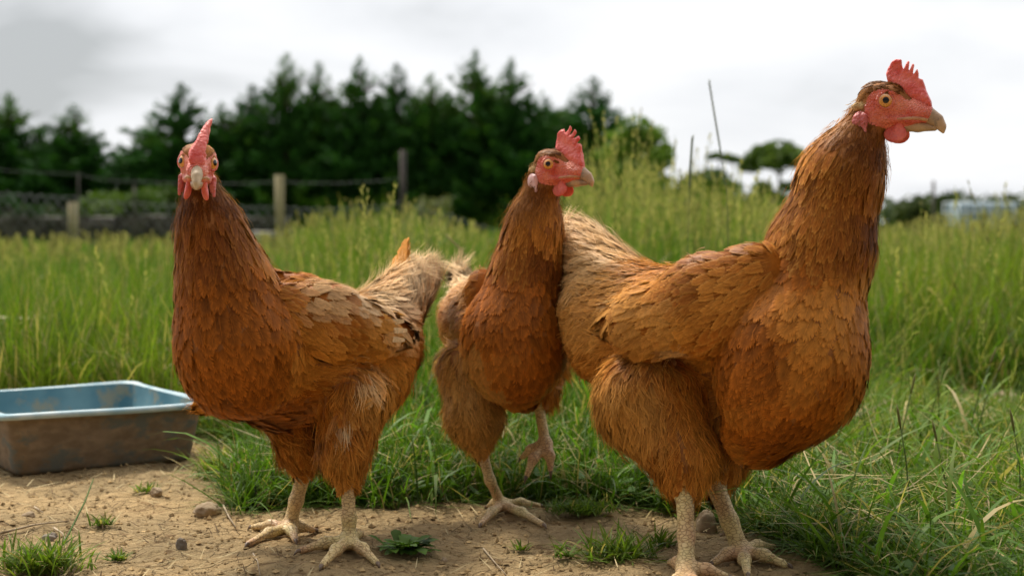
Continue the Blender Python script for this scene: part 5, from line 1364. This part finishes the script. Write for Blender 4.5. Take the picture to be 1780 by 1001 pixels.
tuft(905, 950, 30, 25, .018, 'tiny sprig on the earth below the foot of the middle hen')
tuft(1150, 950, 60, 70, .03, 'short tuft close to the near leg of the right hen')
tuft(1330, 925, 90, 160, .035, 'patchy tuft behind the far foot of the right hen', dry=.25)
# trailing stem at lower left
q = [GG(95, 965, .002), GG(120, 945, .01), GG(148, 915, .022), GG(163, 892, .038)]
A_ = Acc(); A_.add(*tube(q, [.0011, .001, .0009, .0006], 5), (.10, .17, .03)); o = A_.build('grass_runner', [M_grass], origin=q[0]); o.location = q[0]; tag(o, 'single green grass stem curving up at the lower left', 'grass stem')
# leafy weed
c = GG(705, 962); rootw = empty('leafy_weed', c); tag(rootw, 'flat rosette of dark green leaves on the earth right of the left hen', 'weed')
for i in range(90):
    az = rng.uniform(0, 6.283); L = rng.uniform(.010, .030); wdt = L*rng.uniform(.12, .24); th = rng.uniform(.7, 1.45); k = 7; s = np.linspace(0, 1, k)
    o2 = np.array([rng.normal(0, .007), rng.normal(0, .004), .002])
    ctrl = np.stack([np.sin(th+.25*s)*L*s*math.cos(az), np.sin(th+.25*s)*L*s*math.sin(az), np.cos(th+.35*s)*L*s], -1)+o2; ctrl[:, 2] = np.maximum(ctrl[:, 2], .002)
    sdv = np.array([-math.sin(az), math.cos(az), 0]); prof = np.interp(s, [0, .25, .5, .65, .85, 1], [.12, .5, .75, 1, .7, .05])*wdt
    V_ = np.concatenate([[ctrl[j]-sdv*prof[j]+np.array([0, 0, .25*prof[j]]), ctrl[j], ctrl[j]+sdv*prof[j]+np.array([0, 0, .25*prof[j]])] for j in range(k)])
    F_ = np.array([[j*3+a, j*3+a+1, (j+1)*3+a+1, (j+1)*3+a] for j in range(k-1) for a in (0, 1)])
    A_ = Acc(); A_.add(V_, F_, np.array([.11, .20, .035])*rng.uniform(.6, 1.6)); A_.build('leaf', [M_grass], rootw)
# flowers
M_petal = plain('white_petal', (.82, .80, .72), .6); M_disc = plain('yellow_disc', (.65, .42, .05), .7); M_cream = plain('cream_petal', (.72, .62, .36), .7)
def flower(px, py, d, rad, label, petal, zmin=None, grp='white daisies in the grass', name='daisy', ball=False):
    h_ = P(px, py, d); gz = float(gh(h_[0], h_[1])); base = np.array([h_[0], h_[1], gz]); hz = h_[2]-gz
    if hz < .01: hz = .012
    root = empty(name, base); tag(root, label, 'flower', grp)
    A_ = Acc(); A_.add(*tube([[0, 0, 0], [.001, 0, hz*.5], [0, 0, hz]], .0009 if rad < .006 else .0016, 5), (.12, .18, .05)); A_.build('stem', [M_grass], root)
    A_ = Acc(); n = 16
    for i in range(n):
        a = i*6.283/n; dd = np.array([math.cos(a), math.sin(a)*.8, .28 + (.6*(i % 3) if ball else 0)]); sd_ = np.array([-math.sin(a), math.cos(a), 0])
        tp = dd*rad; V_ = [[0, 0, hz]+sd_*rad*.05, [0, 0, hz]-sd_*rad*.05, np.array([0, 0, hz])+tp*.7-sd_*rad*.18, np.array([0, 0, hz])+tp-sd_*rad*.06, np.array([0, 0, hz])+tp+sd_*rad*.06, np.array([0, 0, hz])+tp*.7+sd_*rad*.18]
        A_.add(np.array(V_), np.array([[0, 1, 2, 5], [2, 3, 4, 5]]))
    A_.build('petals', [petal], root, smooth=False)
    A_ = Acc(); V_, F_ = tube([[0, 0, hz-.1*rad], [0, 0, hz+.22*rad], [0, 0, hz+.34*rad]], [rad*.36, rad*.34, rad*.12], 10); A_.add(V_, F_); A_.build('disc', [M_disc if not ball else petal], root)
flower(1492, 951, 1.335, .0045, 'white daisy at the lower right, left one of the pair above the bottom edge', M_petal)
flower(1512, 942, 1.35, .0035, 'half-open white daisy just right of and above the left daisy', M_petal)
flower(1618, 977, 1.29, .0045, 'white daisy nearest the bottom edge at the lower right', M_petal)
flower(1528, 965, 1.31, .0032, 'tiny closed cream flower bud below the pair of daisies', M_cream)
g2 = 'pale clover-like flowers behind the tray'
flower(206, 637, 2.3, .0055, 'smallest pale flower head behind the tray, leftmost of three', M_cream, grp=g2, name='meadow_flower', ball=True)
flower(234, 634, 2.28, .0085, 'pale round flower head behind the corner of the tray, middle of three', M_cream, grp=g2, name='meadow_flower', ball=True)
flower(289, 646, 2.25, .0085, 'drooping pale flower head next to the breast of the left hen', M_cream, grp=g2, name='meadow_flower', ball=True)
# taller weeds with seed heads near right
def weed_stem(pts, d, label):
    q = np.array([P(x, y, d) for x, y in pts]); base = np.array([q[0][0], q[0][1], float(gh(q[0][0], q[0][1]))]); q = np.concatenate([[base], q])
    A_ = Acc(); A_.add(*tube(q, np.linspace(.0010, .0006, len(q)), 5), (.12, .16, .05)); tip = q[-1]; dr = nrm(q[-1]-q[-2])
    A_.add(*tube([tip-dr*.003, tip+dr*.004, tip+dr*.014, tip+dr*.022], [.0007, .0014, .0014, .0004], 7), (.24, .22, .09))
    for s in (.3, .55):
        b = q[1]*(1-s)+q[-1]*s; az = rng.uniform(0, 6.28)
        V_, F_, C_ = blades(b[None], np.array([.05]), np.array([.003]), np.array([az]), np.array([.4]), np.array([1.3]), np.array([[.12, .19, .04]])); A_.add(V_, F_, C_)
    o = A_.build('plantain_stem', [M_grass], origin=base); o.location = base; tag(o, label, 'grass stem', 'dark seed-headed stems in the grass at the right')
weed_stem([(1560, 790), (1570, 740), (1584, 680)], 1.66, 'dark seed-headed stem standing nearest to the breast of the right hen')
weed_stem([(1700, 745), (1715, 690), (1735, 645)], 1.8, 'dark leaning seed stem in front of the right-hand bare patch')
weed_stem([(1688, 740), (1700, 690), (1722, 630)], 1.85, 'taller thin seed stem left of and behind the dark leaning stem')
weed_stem([(1580, 960), (1582, 880), (1575, 800), (1565, 740)], 1.42, 'long pale stem rising from the bottom right grass')
weed_stem([(1775, 900), (1772, 800), (1762, 745)], 1.45, 'dark bent stem at the right edge of the picture')
weed_stem([(1648, 870), (1640, 820), (1628, 765)], 1.5, 'brown dead stem left of the bent stem in the lower right grass')
weed_stem([(745, 740), (740, 690), (752, 640)], 1.95, 'dark thin stem between the left and the middle hen')
